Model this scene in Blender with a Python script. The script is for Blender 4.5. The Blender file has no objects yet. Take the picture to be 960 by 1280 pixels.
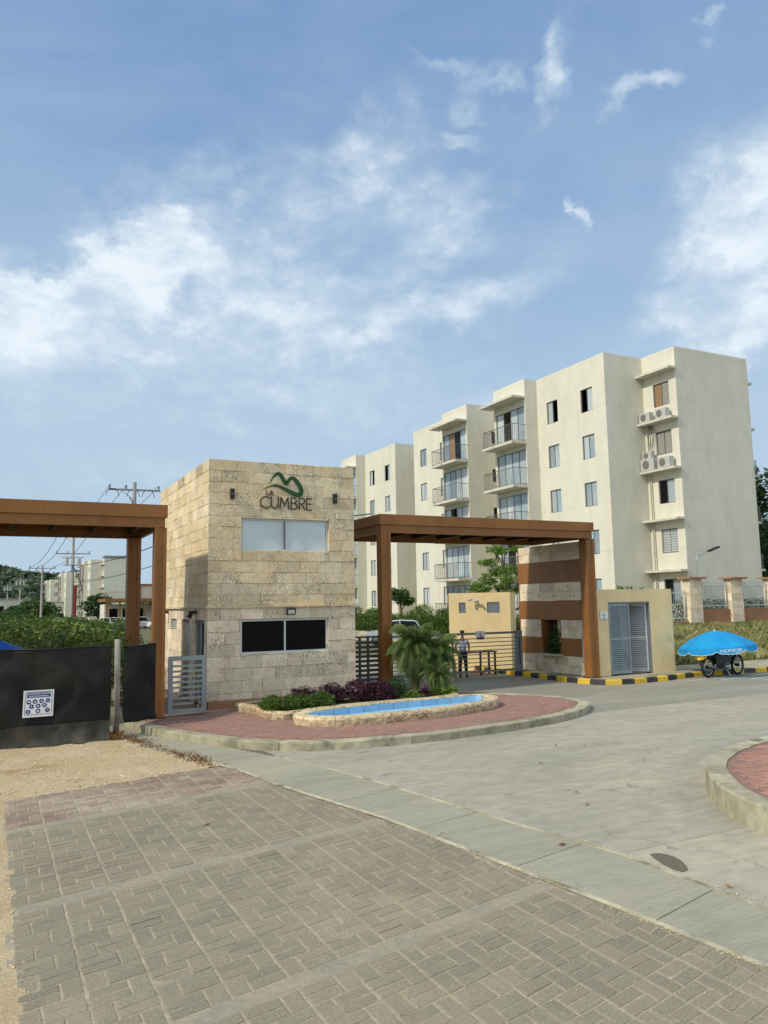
import bpy, bmesh, math, random
import numpy as np
from mathutils import Vector, Matrix, noise as mnoise
random.seed(7); rng = np.random.default_rng(7)
S = bpy.context.scene; COL = S.collection
R = math.radians; PI = math.pi

# ------------------------------------------------------------------ camera
PITCH, ROLL, YAW = R(6.76), R(1.0), R(26.8)
cam = bpy.data.cameras.new('camera'); co = bpy.data.objects.new('camera', cam); COL.objects.link(co)
fw = Vector((math.sin(YAW)*math.cos(PITCH), math.cos(YAW)*math.cos(PITCH), math.sin(PITCH)))
r0 = Vector((math.cos(YAW), -math.sin(YAW), 0)); u0 = r0.cross(fw)
cr = r0*math.cos(ROLL) - u0*math.sin(ROLL); cu = r0*math.sin(ROLL) + u0*math.cos(ROLL)
co.matrix_world = Matrix(((cr.x, cu.x, -fw.x, 0), (cr.y, cu.y, -fw.y, 0), (cr.z, cu.z, -fw.z, 2.6), (0, 0, 0, 1)))
cam.sensor_fit = 'HORIZONTAL'; cam.sensor_width = 36; cam.lens = 36*970/960
cam.clip_start = .1; cam.clip_end = 6000
S.camera = co

# ------------------------------------------------------------------ light
SUN = Vector((1, .13, -.86)).normalized()          # direction the light travels
ld = bpy.data.lights.new('sun', 'SUN'); lo = bpy.data.objects.new('sun', ld); COL.objects.link(lo)
lo.rotation_euler = SUN.to_track_quat('-Z', 'Y').to_euler()
ld.energy = 2.5; ld.angle = R(3.0); ld.color = (1, .92, .76)
S.view_settings.view_transform = 'Standard'; S.view_settings.look = 'None'
S.view_settings.exposure = 0.30; S.view_settings.gamma = 1

def nd(nt, t, **k):
    n = nt.nodes.new('ShaderNode'+t)
    for a, b in k.items():
        if a.startswith('i_'):
            key = a[2:]; key = int(key) if key.isdigit() else key.replace('_', ' ')
            n.inputs[key].default_value = b
        else: setattr(n, a, b)
    return n
def M(nt, op, a, b=None, c=None):
    n = nt.nodes.new('ShaderNodeMath'); n.operation = op
    for i, v in enumerate((a, b, c)):
        if v is None: continue
        if isinstance(v, (int, float)): n.inputs[i].default_value = v
        else: nt.links.new(v, n.inputs[i])
    return n.outputs[0]
def SS(nt, v, a, b, lo_=0., hi=1.):
    n = nt.nodes.new('ShaderNodeMapRange'); n.interpolation_type = 'SMOOTHSTEP'
    n.inputs[1].default_value = a; n.inputs[2].default_value = b; n.inputs[3].default_value = lo_; n.inputs[4].default_value = hi
    nt.links.new(v, n.inputs[0]); return n.outputs[0]
def MIX(nt, f, a, b, mode='MIX'):
    n = nt.nodes.new('ShaderNodeMix'); n.data_type = 'RGBA'; n.blend_type = mode
    for i, v in ((0, f), (6, a), (7, b)):
        if isinstance(v, (int, float)): n.inputs[i].default_value = v
        elif isinstance(v, tuple): n.inputs[i].default_value = (*v, 1) if len(v) == 3 else v
        else: nt.links.new(v, n.inputs[i])
    return n.outputs[2]

W = bpy.data.worlds.new('World'); S.world = W; W.use_nodes = True
nt = W.node_tree; nt.nodes.clear()
out = nd(nt, 'OutputWorld'); bg = nd(nt, 'Background'); bg.inputs[1].default_value = .12
sky = nd(nt, 'TexSky'); sky.sky_type = 'NISHITA'; sky.sun_disc = False
sky.sun_elevation = math.asin(-SUN.z); sky.sun_rotation = math.atan2(-SUN.x, -SUN.y)
sky.altitude = 0; sky.air_density = 1.0; sky.dust_density = 1.6; sky.ozone_density = 1.6
tc = nd(nt, 'TexCoord'); sep = nd(nt, 'SeparateXYZ'); nt.links.new(tc.outputs['Generated'], sep.inputs[0])
az = M(nt, 'ARCTAN2', sep.outputs[0], sep.outputs[1]); el = M(nt, 'ARCSINE', sep.outputs[2])
cmb = nd(nt, 'CombineXYZ'); nt.links.new(az, cmb.inputs[0]); nt.links.new(el, cmb.inputs[1])
def wn(scale, det, rough, off=0, dist=0., sy=1.0):
    mp = nd(nt, 'Mapping'); mp.inputs['Scale'].default_value = (1, sy, 1); mp.inputs['Location'].default_value = (off, off*.7, off*1.3)
    nt.links.new(cmb.outputs[0], mp.inputs[0])
    n = nd(nt, 'TexNoise'); n.inputs['Scale'].default_value = scale; n.inputs['Detail'].default_value = det
    n.inputs['Roughness'].default_value = rough; n.inputs['Distortion'].default_value = dist
    nt.links.new(mp.outputs[0], n.inputs['Vector']); return n
dn = wn(9, 6, .6, 3.1, 0, 1.3)
dsub = nd(nt, 'VectorMath', operation='SUBTRACT'); dsub.inputs[1].default_value = (.5, .5, .5); nt.links.new(dn.outputs['Color'], dsub.inputs[0])
dsc = nd(nt, 'VectorMath', operation='SCALE'); dsc.inputs['Scale'].default_value = .16; nt.links.new(dsub.outputs[0], dsc.inputs[0])
dad = nd(nt, 'VectorMath', operation='ADD'); nt.links.new(cmb.outputs[0], dad.inputs[0]); nt.links.new(dsc.outputs[0], dad.inputs[1])
CLOUDS = [(0.06, 0.375, 0.10, 0.045, 14, 1.2), (0.135, 0.40, 0.08, 0.05, 20, 1.25), (0.209, 0.432, 0.10, 0.036, 8, 1.15), (0.05, 0.32, 0.22, 0.05, 0, .75),
 (0.30, 0.345, 0.27, 0.06, 4, .72), (0.30, 0.40, 0.16, 0.05, 0, .6), (0.54, 0.372, 0.19, 0.036, 12, .72), (0.46, 0.41, 0.09, 0.03, 18, .6), (0.25, 0.49, 0.20, 0.06, 12, .55), (0.40, .47, .2, .07, 20, .45),
 (0.465, 0.548, 0.075, 0.055, 35, .62), (0.561, 0.479, 0.11, 0.045, 15, .55), (0.570, 0.628, 0.085, 0.018, -22, .55), (0.62, .61, .05, .02, 20, .5),
 (0.712, 0.609, 0.024, 0.055, -38, .68), (0.592, 0.562, 0.04, 0.011, -5, .55), (0.822, 0.577, 0.05, 0.017, 18, .6),
 (0.729, 0.46, 0.010, 0.026, 10, .62), (0.904, 0.628, 0.018, 0.012, -20, .55), (0.95, 0.39, 0.12, 0.09, 50, .95), (0.99, 0.445, 0.08, 0.10, 60, 1.0),
 (0.93, 0.315, 0.13, 0.05, 0, 1.0), (0.282, 0.27, 0.45, 0.07, 0, .5), (0.7, 0.25, 0.35, 0.05, 0, .36), (0.2, 0.17, 0.4, 0.05, 0, .3),
 (-.6, .35, .4, .1, 0, .7), (1.7, .4, .4, .12, 0, .8), (-1.6, .5, .4, .12, 0, .6), (2.6, .4, .4, .1, 0, .6)]
den = None
for (ca, ce, ra, re, rot, a) in CLOUDS:
    s1 = nd(nt, 'VectorMath', operation='SUBTRACT'); s1.inputs[1].default_value = (ca, ce, 0); nt.links.new(dad.outputs[0], s1.inputs[0])
    mp = nd(nt, 'Mapping', vector_type='TEXTURE'); mp.inputs['Rotation'].default_value = (0, 0, R(rot)); mp.inputs['Scale'].default_value = (ra, re, 1)
    nt.links.new(s1.outputs[0], mp.inputs[0])
    ln = nd(nt, 'VectorMath', operation='LENGTH'); nt.links.new(mp.outputs[0], ln.inputs[0])
    v = M(nt, 'MULTIPLY', SS(nt, ln.outputs['Value'], 0, 1.75, 1, 0), a)
    den = v if den is None else M(nt, 'MAXIMUM', M(nt, 'MULTIPLY', M(nt, 'ADD', den, v), .62), M(nt, 'MAXIMUM', den, v))
n1 = wn(7, 9, .62, 1.7, .35, 1.7).outputs['Fac']; n2 = wn(26, 7, .6, 5.2, .3, 1.4).outputs['Fac']
dd = M(nt, 'ADD', den, M(nt, 'MULTIPLY', M(nt, 'SUBTRACT', n1, .5), 1.1)); dd = M(nt, 'ADD', dd, M(nt, 'MULTIPLY', M(nt, 'SUBTRACT', n2, .5), .55))
cl = M(nt, 'MULTIPLY', SS(nt, dd, .0, 1.15), SS(nt, den, .0, .35))
veil = M(nt, 'MULTIPLY', SS(nt, wn(2.6, 6, .6, 9.3, .5, 2.6).outputs['Fac'], .25, .75), .30)
low = SS(nt, el, .02, .50, .85, 0)
cl = M(nt, 'MINIMUM', M(nt, 'ADD', cl, veil), 1)
# unseen cloud deck added overhead and behind the viewer, lifting and whitening ambient light
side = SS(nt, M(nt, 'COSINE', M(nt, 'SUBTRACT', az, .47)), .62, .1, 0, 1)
fill_deck = M(nt, 'MULTIPLY', M(nt, 'MAXIMUM', side, SS(nt, el, .74, 1.05)), SS(nt, wn(3.1, 6, .6, 2.2, .4, 1.5).outputs['Fac'], .25, .6, .62, 1.0))
cl = M(nt, 'MAXIMUM', cl, fill_deck)
shade = SS(nt, wn(11, 6, .6, 7.7, .2, 1.8).outputs['Fac'], .3, .62)
ccol = MIX(nt, M(nt, 'MULTIPLY', M(nt, 'MAXIMUM', shade, M(nt, 'MULTIPLY', fill_deck, .55)), M(nt, 'MAXIMUM', SS(nt, dd, .3, 1.0), fill_deck)), (3.8, 4.7, 5.6), (6.1, 6.6, 7.0))
skyt = MIX(nt, .8, sky.outputs[0], MIX(nt, SS(nt, el, .12, .75), (2.5, 3.7, 5.2), (1.3, 2.35, 4.2)))
skyc = MIX(nt, low, skyt, (3.35, 4.3, 5.15))
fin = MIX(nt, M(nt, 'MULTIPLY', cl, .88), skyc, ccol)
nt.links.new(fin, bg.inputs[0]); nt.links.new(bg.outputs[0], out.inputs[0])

# ------------------------------------------------------------------ materials
MATS = {}
def mat(name, c=None, rough=.85, c2=None, s2=1.2, t2=(.4, .62), var=.12, vs=9., ov=0., bump=.15, bs=60., metal=0., spec=.4,
        pits=None, stretch=(1, 1, 1), c3=None, s3=.3, t3=(.5, .7), extra=None, coat=0., trans=0.):
    m = bpy.data.materials.new(name); m.use_nodes = True; n = m.node_tree; n.nodes.clear()
    o = nd(n, 'OutputMaterial'); b = nd(n, 'BsdfPrincipled'); n.links.new(b.outputs[0], o.inputs[0])
    g = nd(n, 'NewGeometry'); mp = nd(n, 'Mapping'); mp.inputs['Scale'].default_value = stretch; n.links.new(g.outputs['Position'], mp.inputs[0])
    P = mp.outputs[0]
    def no(s, d=4, r=.55):
        t = nd(n, 'TexNoise'); t.inputs['Scale'].default_value = s; t.inputs['Detail'].default_value = d; t.inputs['Roughness'].default_value = r
        n.links.new(P, t.inputs['Vector']); return t.outputs['Fac']
    col = tuple(c)
    if c2: col = MIX(n, SS(n, no(s2, 5), *t2), col, c2)
    if c3: col = MIX(n, SS(n, no(s3, 6, .6), *t3), col, c3)
    if extra: col = extra(n, g, no, col)
    f = SS(n, no(vs, 5, .6), .25, .75, 1-var, 1+var)
    if ov:
        oi = nd(n, 'ObjectInfo'); rr = M(n, 'FRACT', M(n, 'ADD', oi.outputs['Random'], g.outputs['Random Per Island']))
        f = M(n, 'MULTIPLY', f, SS(n, rr, 0, 1, 1-ov, 1+ov))
        f2 = M(n, 'FRACT', M(n, 'MULTIPLY', rr, 7.13))
        if c2: col = MIX(n, M(n, 'MULTIPLY', f2, .6), col, c2)
    v = nd(n, 'VectorMath', operation='SCALE')
    if isinstance(col, tuple): v.inputs[0].default_value = col[:3]
    else: n.links.new(col, v.inputs[0])
    n.links.new(f, v.inputs['Scale']); col = v.outputs[0]
    h = no(bs, 5, .6)
    if pits:
        vo = nd(n, 'TexVoronoi'); vo.inputs['Scale'].default_value = pits[0]; vo.inputs['Randomness'].default_value = 1
        wv = nd(n, 'VectorMath', operation='ADD'); nn = nd(n, 'TexNoise'); nn.inputs['Scale'].default_value = 30; n.links.new(P, nn.inputs['Vector'])
        ws = nd(n, 'VectorMath', operation='SCALE'); ws.inputs['Scale'].default_value = .05; n.links.new(nn.outputs['Color'], ws.inputs[0])
        n.links.new(P, wv.inputs[0]); n.links.new(ws.outputs[0], wv.inputs[1]); n.links.new(wv.outputs[0], vo.inputs['Vector'])
        msk = SS(n, no(pits[2], 4), *pits[3])
        if ov: msk = M(n, 'MULTIPLY', msk, SS(n, M(n, 'FRACT', M(n, 'MULTIPLY', rr, 3.7)), .1, .7, .25, 1))
        pit = M(n, 'MULTIPLY', SS(n, vo.outputs['Distance'], pits[1]*.45, pits[1], 1, 0), msk)
        col = MIX(n, M(n, 'MULTIPLY', pit, .85), col, pits[4]); h = M(n, 'SUBTRACT', h, M(n, 'MULTIPLY', pit, 1.6))
    n.links.new(col, b.inputs['Base Color'])
    b.inputs['Roughness'].default_value = rough; b.inputs['Metallic'].default_value = metal
    b.inputs['Specular IOR Level'].default_value = spec; b.inputs['Coat Weight'].default_value = coat
    if bump:
        bp = nd(n, 'Bump'); bp.inputs['Strength'].default_value = min(1, bump); bp.inputs['Distance'].default_value = .01
        n.links.new(h, bp.inputs['Height']); n.links.new(bp.outputs[0], b.inputs['Normal'])
    if trans:
        tr = nd(n, 'BsdfTranslucent'); n.links.new(col, tr.inputs[0]); mx = nd(n, 'MixShader'); mx.inputs[0].default_value = trans
        n.links.new(b.outputs[0], mx.inputs[1]); n.links.new(tr.outputs[0], mx.inputs[2]); n.links.new(mx.outputs[0], o.inputs[0])
    MATS[name] = m; return m
def facade_x(n, g, no, col):     # faint pour joints at each storey and rain streaks
    sp_ = nd(n, 'SeparateXYZ'); n.links.new(g.outputs['Position'], sp_.inputs[0])
    t = M(n, 'ABSOLUTE', M(n, 'SUBTRACT', M(n, 'FRACT', M(n, 'ADD', M(n, 'DIVIDE', sp_.outputs[2], 2.7), .56)), .5))
    ln_ = SS(n, t, .0, .012, .3, 0)
    mp = nd(n, 'Mapping'); mp.inputs['Scale'].default_value = (2.2, 2.2, .09); n.links.new(g.outputs['Position'], mp.inputs[0])
    t_ = nd(n, 'TexNoise'); t_.inputs['Scale'].default_value = 1.6; t_.inputs['Detail'].default_value = 6; n.links.new(mp.outputs[0], t_.inputs['Vector'])
    col = MIX(n, M(n, 'MULTIPLY', SS(n, t_.outputs['Fac'], .52, .75), .15), col, (.42, .40, .32))
    pt = nd(n, 'TexVoronoi'); pt.inputs['Scale'].default_value = .32; n.links.new(g.outputs['Position'], pt.inputs['Vector']); sc = nd(n, 'SeparateColor'); n.links.new(pt.outputs['Color'], sc.inputs[0])
    col = MIX(n, M(n, 'MULTIPLY', SS(n, no(.5, 5, .6), .5, .56), .22), col, (.72, .70, .62))
    return MIX(n, ln_, col, (.36, .34, .28))
def paver_x(n, g, no, col):      # coarse aggregate speckle and browner patches
    col = MIX(n, M(n, 'MULTIPLY', SS(n, no(.33, 3), .48, .62), .55), col, (.265, .212, .168))
    col = MIX(n, SS(n, no(95, 3, .7), .56, .66, 0, .5), col, (.44, .40, .31)); col = MIX(n, SS(n, no(130, 2, .7), .60, .70, 0, .6), col, (.09, .085, .07))
    return MIX(n, SS(n, no(7, 5, .65), .58, .68, 0, .45), col, (.38, .335, .24))
def road_x(n, g, no, col):       # tyre-darkened lanes, cracks, oil spots
    sp_ = nd(n, 'SeparateXYZ'); n.links.new(g.outputs['Position'], sp_.inputs[0])
    dx, dy = M(n, 'SUBTRACT', sp_.outputs[0], 13.), M(n, 'SUBTRACT', sp_.outputs[1], 4.)
    r_ = M(n, 'SQRT', M(n, 'ADD', M(n, 'MULTIPLY', dx, dx), M(n, 'MULTIPLY', dy, dy)))
    w = M(n, 'SINE', M(n, 'ADD', M(n, 'MULTIPLY', r_, 3.6), M(n, 'MULTIPLY', no(.35, 3), 9)))
    col = MIX(n, M(n, 'MULTIPLY', SS(n, w, .1, 1), M(n, 'MULTIPLY', SS(n, no(.25, 4), .4, .62), .42)), col, (.22, .215, .18))
    w2 = M(n, 'SINE', M(n, 'MULTIPLY', r_, 23)); col = MIX(n, M(n, 'MULTIPLY', SS(n, w2, .5, 1), SS(n, no(.6, 3), .5, .7, 0, .16)), col, (.2, .2, .17))
    vo = nd(n, 'TexVoronoi'); vo.feature = 'DISTANCE_TO_EDGE'; vo.inputs['Scale'].default_value = .33
    nn = nd(n, 'TexNoise'); nn.inputs['Scale'].default_value = 1.4; nn.inputs['Detail'].default_value = 8; n.links.new(g.outputs['Position'], nn.inputs['Vector'])
    sc = nd(n, 'VectorMath', operation='SCALE'); sc.inputs['Scale'].default_value = .9; n.links.new(nn.outputs['Color'], sc.inputs[0])
    ad = nd(n, 'VectorMath', operation='ADD'); n.links.new(g.outputs['Position'], ad.inputs[0]); n.links.new(sc.outputs[0], ad.inputs[1]); n.links.new(ad.outputs[0], vo.inputs['Vector'])
    ck = M(n, 'MULTIPLY', SS(n, vo.outputs['Distance'], .001, .006, 1, 0), SS(n, no(.4, 3), .5, .56, 0, .6)); col = MIX(n, ck, col, (.12, .115, .095))
    sp2 = SS(n, no(3.2, 2, .4), .71, .76, 0, .55); col = MIX(n, sp2, col, (.13, .125, .10)); col = MIX(n, SS(n, no(60, 3, .7), .56, .7, 0, .35), col, (.24, .23, .19)); col = MIX(n, M(n, 'MULTIPLY', SS(n, no(.42, 4, .6), .5, .68), .5), col, (.47, .41, .31))
    return MIX(n, SS(n, no(22, 3, .6), .62, .72, 0, .4), col, (.50, .47, .37))
def leafmat(name, a, b, dark=.5):
    return mat(name, a, .55, c2=b, s2=1.6, t2=(.35, .65), var=.25, vs=4, ov=.35, bump=0, spec=.35, trans=.3)
mat('coral_stone', spec=.12, c=(.68, .525, .31), rough=.9, c2=(.75, .64, .45), s2=1.5, t2=(.35, .65), var=.15, vs=14, ov=.09, bump=.6, bs=70,
    pits=(30, .54, 3.0, (.40, .6), (.16, .12, .07)), c3=(.42, .36, .25), s3=.8, t3=(.58, .75))
mat('coral_pale', spec=.12, c=(.76, .62, .44), rough=.9, c2=(.80, .69, .53), s2=2, t2=(.35, .65), var=.13, vs=14, ov=.14, bump=.6, bs=70,
    pits=(28, .54, 2.6, (.40, .6), (.22, .17, .10)))
mat('coral_weathered', (.60, .49, .32), .95, c2=(.40, .33, .22), s2=3, t2=(.4, .65), var=.25, vs=18, ov=.15, bump=.6, bs=60, pits=(30, .6, 4, (.3, .5), (.06, .05, .035)), c3=(.22, .19, .14), s3=6, t3=(.5, .7))
mat('rim_stone', (.72, .60, .39), .95, c2=(.50, .38, .22), s2=9, t2=(.45, .62), var=.2, vs=20, ov=.12, bump=.9, bs=40,
    pits=(22, .55, 5, (.35, .55), (.12, .09, .05)))
mat('mortar', (.40, .34, .24), .95, bump=.2)
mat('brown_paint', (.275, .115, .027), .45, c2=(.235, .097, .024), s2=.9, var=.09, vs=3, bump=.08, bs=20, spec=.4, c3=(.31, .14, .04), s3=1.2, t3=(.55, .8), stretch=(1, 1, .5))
mat('brown_dark_shade', (.045, .02, .01), .6, var=.08, bump=.05)  # near-black brown; paints underside shade into canopy roof sheets and joists
mat('cream_wall', spec=.12, c=(.68, .66, .56), rough=.9, c2=(.65, .63, .53), s2=.35, t2=(.35, .7), var=.05, vs=1.6, bump=.12, bs=30, stretch=(1, 1, .35),
    c3=(.58, .555, .46), s3=.6, t3=(.58, .85), extra=facade_x)
mat('cream_slab', (.60, .57, .48), .9, c2=(.40, .38, .32), s2=2, t2=(.5, .75), var=.08, bump=.1)
mat('yellow_wall', (.80, .63, .34), .9, c2=(.74, .59, .33), s2=1.1, t2=(.4, .7), var=.05, vs=2.5, bump=.15, bs=40, c3=(.47, .37, .22), s3=1.5, t3=(.63, .85))
mat('grey_frame', (.20, .22, .24), .45, var=.05, bump=0, metal=.2)
mat('bronze_frame', (.10, .11, .12), .4, var=.05, bump=0)
mat('pane', (.24, .33, .38), .06, c2=(.36, .42, .44), s2=.5, var=.12, vs=1.5, ov=.2, bump=0, spec=.9)
mat('pane_curtain', (.52, .55, .55), .12, c2=(.40, .44, .46), s2=2.5, var=.08, vs=2, ov=.12, bump=0, spec=.7, stretch=(1, 1, .2))
mat('pane_dark', (.006, .0065, .007), .06, var=.1, bump=0, spec=.16)
mat('pane_brown', (.30, .18, .10), .4, var=.1, bump=0)
mat('blind', (.60, .69, .72), .35, c2=(.56, .65, .68), s2=1.4, var=.02, vs=4, bump=0, spec=.25)
mat('white_frame', (.62, .63, .62), .4, var=.05, bump=0)
mat('railing', (.20, .19, .18), .5, var=.1, bump=0, metal=.3)
mat('gate_grey', (.24, .27, .29), .45, var=.08, bump=.03, metal=.2)
mat('gate_dark', (.075, .08, .085), .5, var=.1, bump=.03, metal=.2)
mat('gate_olive', (.20, .205, .19), .5, var=.1, bump=.03)
mat('louvre', (.29, .34, .36), .45, var=.08, bump=0, metal=.1)
mat('louvre_pale', (.62, .64, .63), .45, var=.06, bump=0, metal=.1)
mat('road', spec=.12, c=(.405, .375, .30), rough=.85, c2=(.31, .30, .245), s2=.55, t2=(.35, .68), var=.13, vs=5, bump=.25, bs=90, stretch=(.55, 1.3, 1),
    c3=(.47, .42, .31), s3=.28, t3=(.46, .7), ov=.04, extra=road_x)
mat('road_far', spec=.12, c=(.26, .25, .205), rough=.85, c2=(.32, .305, .245), s2=.5, t2=(.35, .7), var=.1, vs=5, bump=.3, bs=120, stretch=(.5, 1.6, 1))
mat('strip_concrete', spec=.12, c=(.385, .37, .285), rough=.85, c2=(.33, .315, .24), s2=.9, t2=(.35, .65), var=.12, vs=8, bump=.7, bs=26, stretch=(.6, 5, 1), ov=.05, extra=road_x)
mat('kerb_concrete', spec=.12, c=(.50, .465, .34), rough=.9, c2=(.30, .275, .19), s2=1.6, t2=(.42, .68), var=.15, vs=9, bump=.35, bs=50, c3=(.165, .16, .105), s3=1.9, t3=(.50, .68), ov=.05, stretch=(1, 1, .8))
mat('paver', spec=.12, c=(.262, .235, .175), rough=.92, c2=(.32, .278, .20), s2=.7, t2=(.45, .75), var=.24, vs=75, ov=.055, bump=1, bs=110, c3=(.36, .315, .22), s3=.5, t3=(.48, .68), extra=paver_x)
mat('paver_red', spec=.12, c=(.245, .17, .135), rough=.92, c2=(.33, .265, .205), s2=.8, t2=(.4, .65), var=.16, vs=30, ov=.14, bump=.5, bs=120, c3=(.36, .30, .22), s3=.5, t3=(.42, .62))
mat('paver_rose', spec=.12, c=(.41, .215, .175), rough=.9, c2=(.36, .20, .16), s2=1.4, var=.12, vs=25, ov=.08, bump=.4, bs=110, c3=(.32, .21, .165), s3=.7, t3=(.55, .75))
mat('joint_dark', (.24, .15, .12), .95, bump=.2)
mat('paver_plum', spec=.12, c=(.33, .19, .15), rough=.9, c2=(.30, .185, .15), s2=1.4, var=.12, vs=25, ov=.06, bump=.4, bs=110, c3=(.24, .19, .15), s3=.7, t3=(.55, .75))
mat('joint_sand', spec=.12, c=(.40, .35, .25), rough=.95, c2=(.32, .285, .21), s2=3, var=.2, vs=30, bump=.5, bs=120)
mat('band', spec=.12, c=(.335, .295, .215), rough=.95, c2=(.29, .265, .21), s2=2.5, t2=(.4, .65), var=.14, vs=20, bump=.5, bs=90)
mat('gravel', spec=.12, c=(.50, .405, .265), rough=.95, c2=(.46, .355, .21), s2=.8, t2=(.35, .65), var=.35, vs=60, bump=1, bs=75, c3=(.34, .23, .12), s3=.55, t3=(.56, .72))
mat('pebble', (.56, .45, .28), .9, var=.15, ov=.3, bump=.1)
mat('earth', (.16, .14, .075), .95, c2=(.09, .11, .04), s2=.3, var=.25, vs=3, bump=.4, bs=10)
mat('grass_ground', (.33, .29, .14), .95, c2=(.19, .19, .07), s2=.5, var=.25, vs=6, bump=.5, bs=30)
mat('kerb_yellow', (.78, .50, .02), .7, c2=(.55, .37, .07), s2=6, t2=(.5, .75), var=.12, vs=14, bump=.3, ov=.1)
mat('kerb_black', (.022, .022, .022), .7, c2=(.10, .09, .075), s2=6, t2=(.52, .75), var=.2, vs=14, bump=.3, ov=.1)
mat('mesh_cloth', (.012, .0125, .012), .75, c2=(.03, .032, .027), s2=1.2, t2=(.4, .7), var=.3, vs=200, bump=.5, bs=14, spec=.25, stretch=(1, 1, 1.5), c3=(.05, .048, .038), s3=1.6, t3=(.6, .85))
mat('paler_cloth', (.045, .043, .036), .85, c2=(.075, .07, .055), s2=2, var=.25, vs=40, bump=.5, bs=12, spec=.2)  # lighter than the main fence cloth
mat('post_concrete', (.30, .28, .25), .9, c2=(.21, .19, .17), s2=2.4, var=.12, bump=.3)
mat('sign_white', (.78, .79, .78), .4, var=.02, bump=0)
mat('sign_blue', (.014, .045, .22), .4, var=.02, bump=0)
mat('sign_green', (.012, .10, .07), .4, var=.02, bump=0)
mat('logo_green', (.006, .07, .014), .4, var=.04, bump=0)
mat('logo_black', (.035, .03, .02), .5, var=.04, bump=0)
mat('black_metal', (.015, .015, .016), .45, var=.1, bump=0)
mat('rubber', (.016, .016, .017), .8, var=.1, bump=.1)
mat('steel', (.45, .45, .44), .3, metal=.9, var=.05, bump=0)
mat('lamp_glass', (.62, .64, .62), .15, var=.03, bump=0, spec=.8)
mat('pool_blue', (.30, .53, .72), .5, c2=(.26, .49, .69), s2=3, var=.05, vs=5, bump=.03, ov=.04)
mat('pool_joint', (.46, .62, .70), .7, bump=0)
mat('umbrella_blue', (.008, .33, .74), .6, c2=(.012, .37, .78), s2=2, var=.04, bump=.1, bs=12, trans=.25)
mat('white_print', (.82, .82, .82), .5, var=.02, bump=0)
mat('road_paint', (.62, .61, .56), .8, c2=(.40, .39, .35), s2=6, t2=(.4, .7), var=.12, bump=.2)
mat('wire', (.02, .02, .022), .6, bump=0)
mat('pole_concrete', (.38, .37, .34), .9, var=.1, vs=3, bump=.1)
mat('red_tube', (.26, .025, .02), .5, bump=0)
mat('bark', (.13, .095, .06), .95, var=.25, vs=12, bump=.8, bs=30)
leafmat('leaf_mid', (.045, .10, .016), (.09, .15, .025))
leafmat('leaf_bright', (.095, .19, .022), (.15, .24, .04))
leafmat('leaf_dark', (.022, .055, .014), (.04, .085, .02))
leafmat('leaf_tree', (.035, .095, .016), (.06, .13, .022))
leafmat('thicket_dark', (.028, .065, .013), (.055, .10, .02))
leafmat('thicket_mid', (.06, .11, .017), (.10, .15, .026))
leafmat('thicket_bright', (.13, .19, .03), (.20, .25, .045))
leafmat('leaf_purple', (.035, .010, .022), (.075, .022, .045))
leafmat('palm_leaf', (.075, .135, .03), (.14, .19, .055))
leafmat('grass_blade', (.60, .53, .29), (.30, .32, .11))
leafmat('dry_weed', (.20, .085, .03), (.30, .17, .07))
mat('hill_green', (.050, .085, .045), .95, c2=(.035, .06, .035), s2=.03, t2=(.4, .6), var=.35, vs=.12, bump=0, c3=(.10, .12, .06), s3=.012, t3=(.55, .65))
mat('hill_leaf', (.045, .08, .042), .9, c2=(.065, .10, .05), s2=.05, var=.3, vs=.2, ov=.4, bump=0)
mat('skin', (.22, .11, .065), .55, var=.04, bump=0)
mat('shirt', (.60, .65, .75), .8, c2=(.42, .48, .62), s2=9, var=.12, vs=20, bump=.2)
mat('dark_cloth', (.018, .019, .024), .8, bump=.1)
mat('car_silver', (.55, .59, .64), .25, metal=.2, var=.02, bump=0, coat=.6)
mat('car_white', (.72, .73, .74), .25, var=.02, bump=0, coat=.6)
mat('tarp_blue', (.015, .12, .50), .6, var=.1, bump=.3, bs=6)
mat('pinkish', (.55, .24, .17), .7, var=.1, bump=.1)
mat('ac_white', (.46, .465, .45), .5, var=.06, bump=0)
mat('rust', (.32, .16, .08), .8, bump=.1)
mat('stain', (.13, .118, .085), .9, var=.2, vs=30, bump=.3)
mat('roof_grey', (.28, .27, .25), .9, bump=.1)
mat('clay_wall', (.36, .185, .095), .9, c2=(.30, .16, .09), s2=1.2, var=.08, bump=.2)

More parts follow.
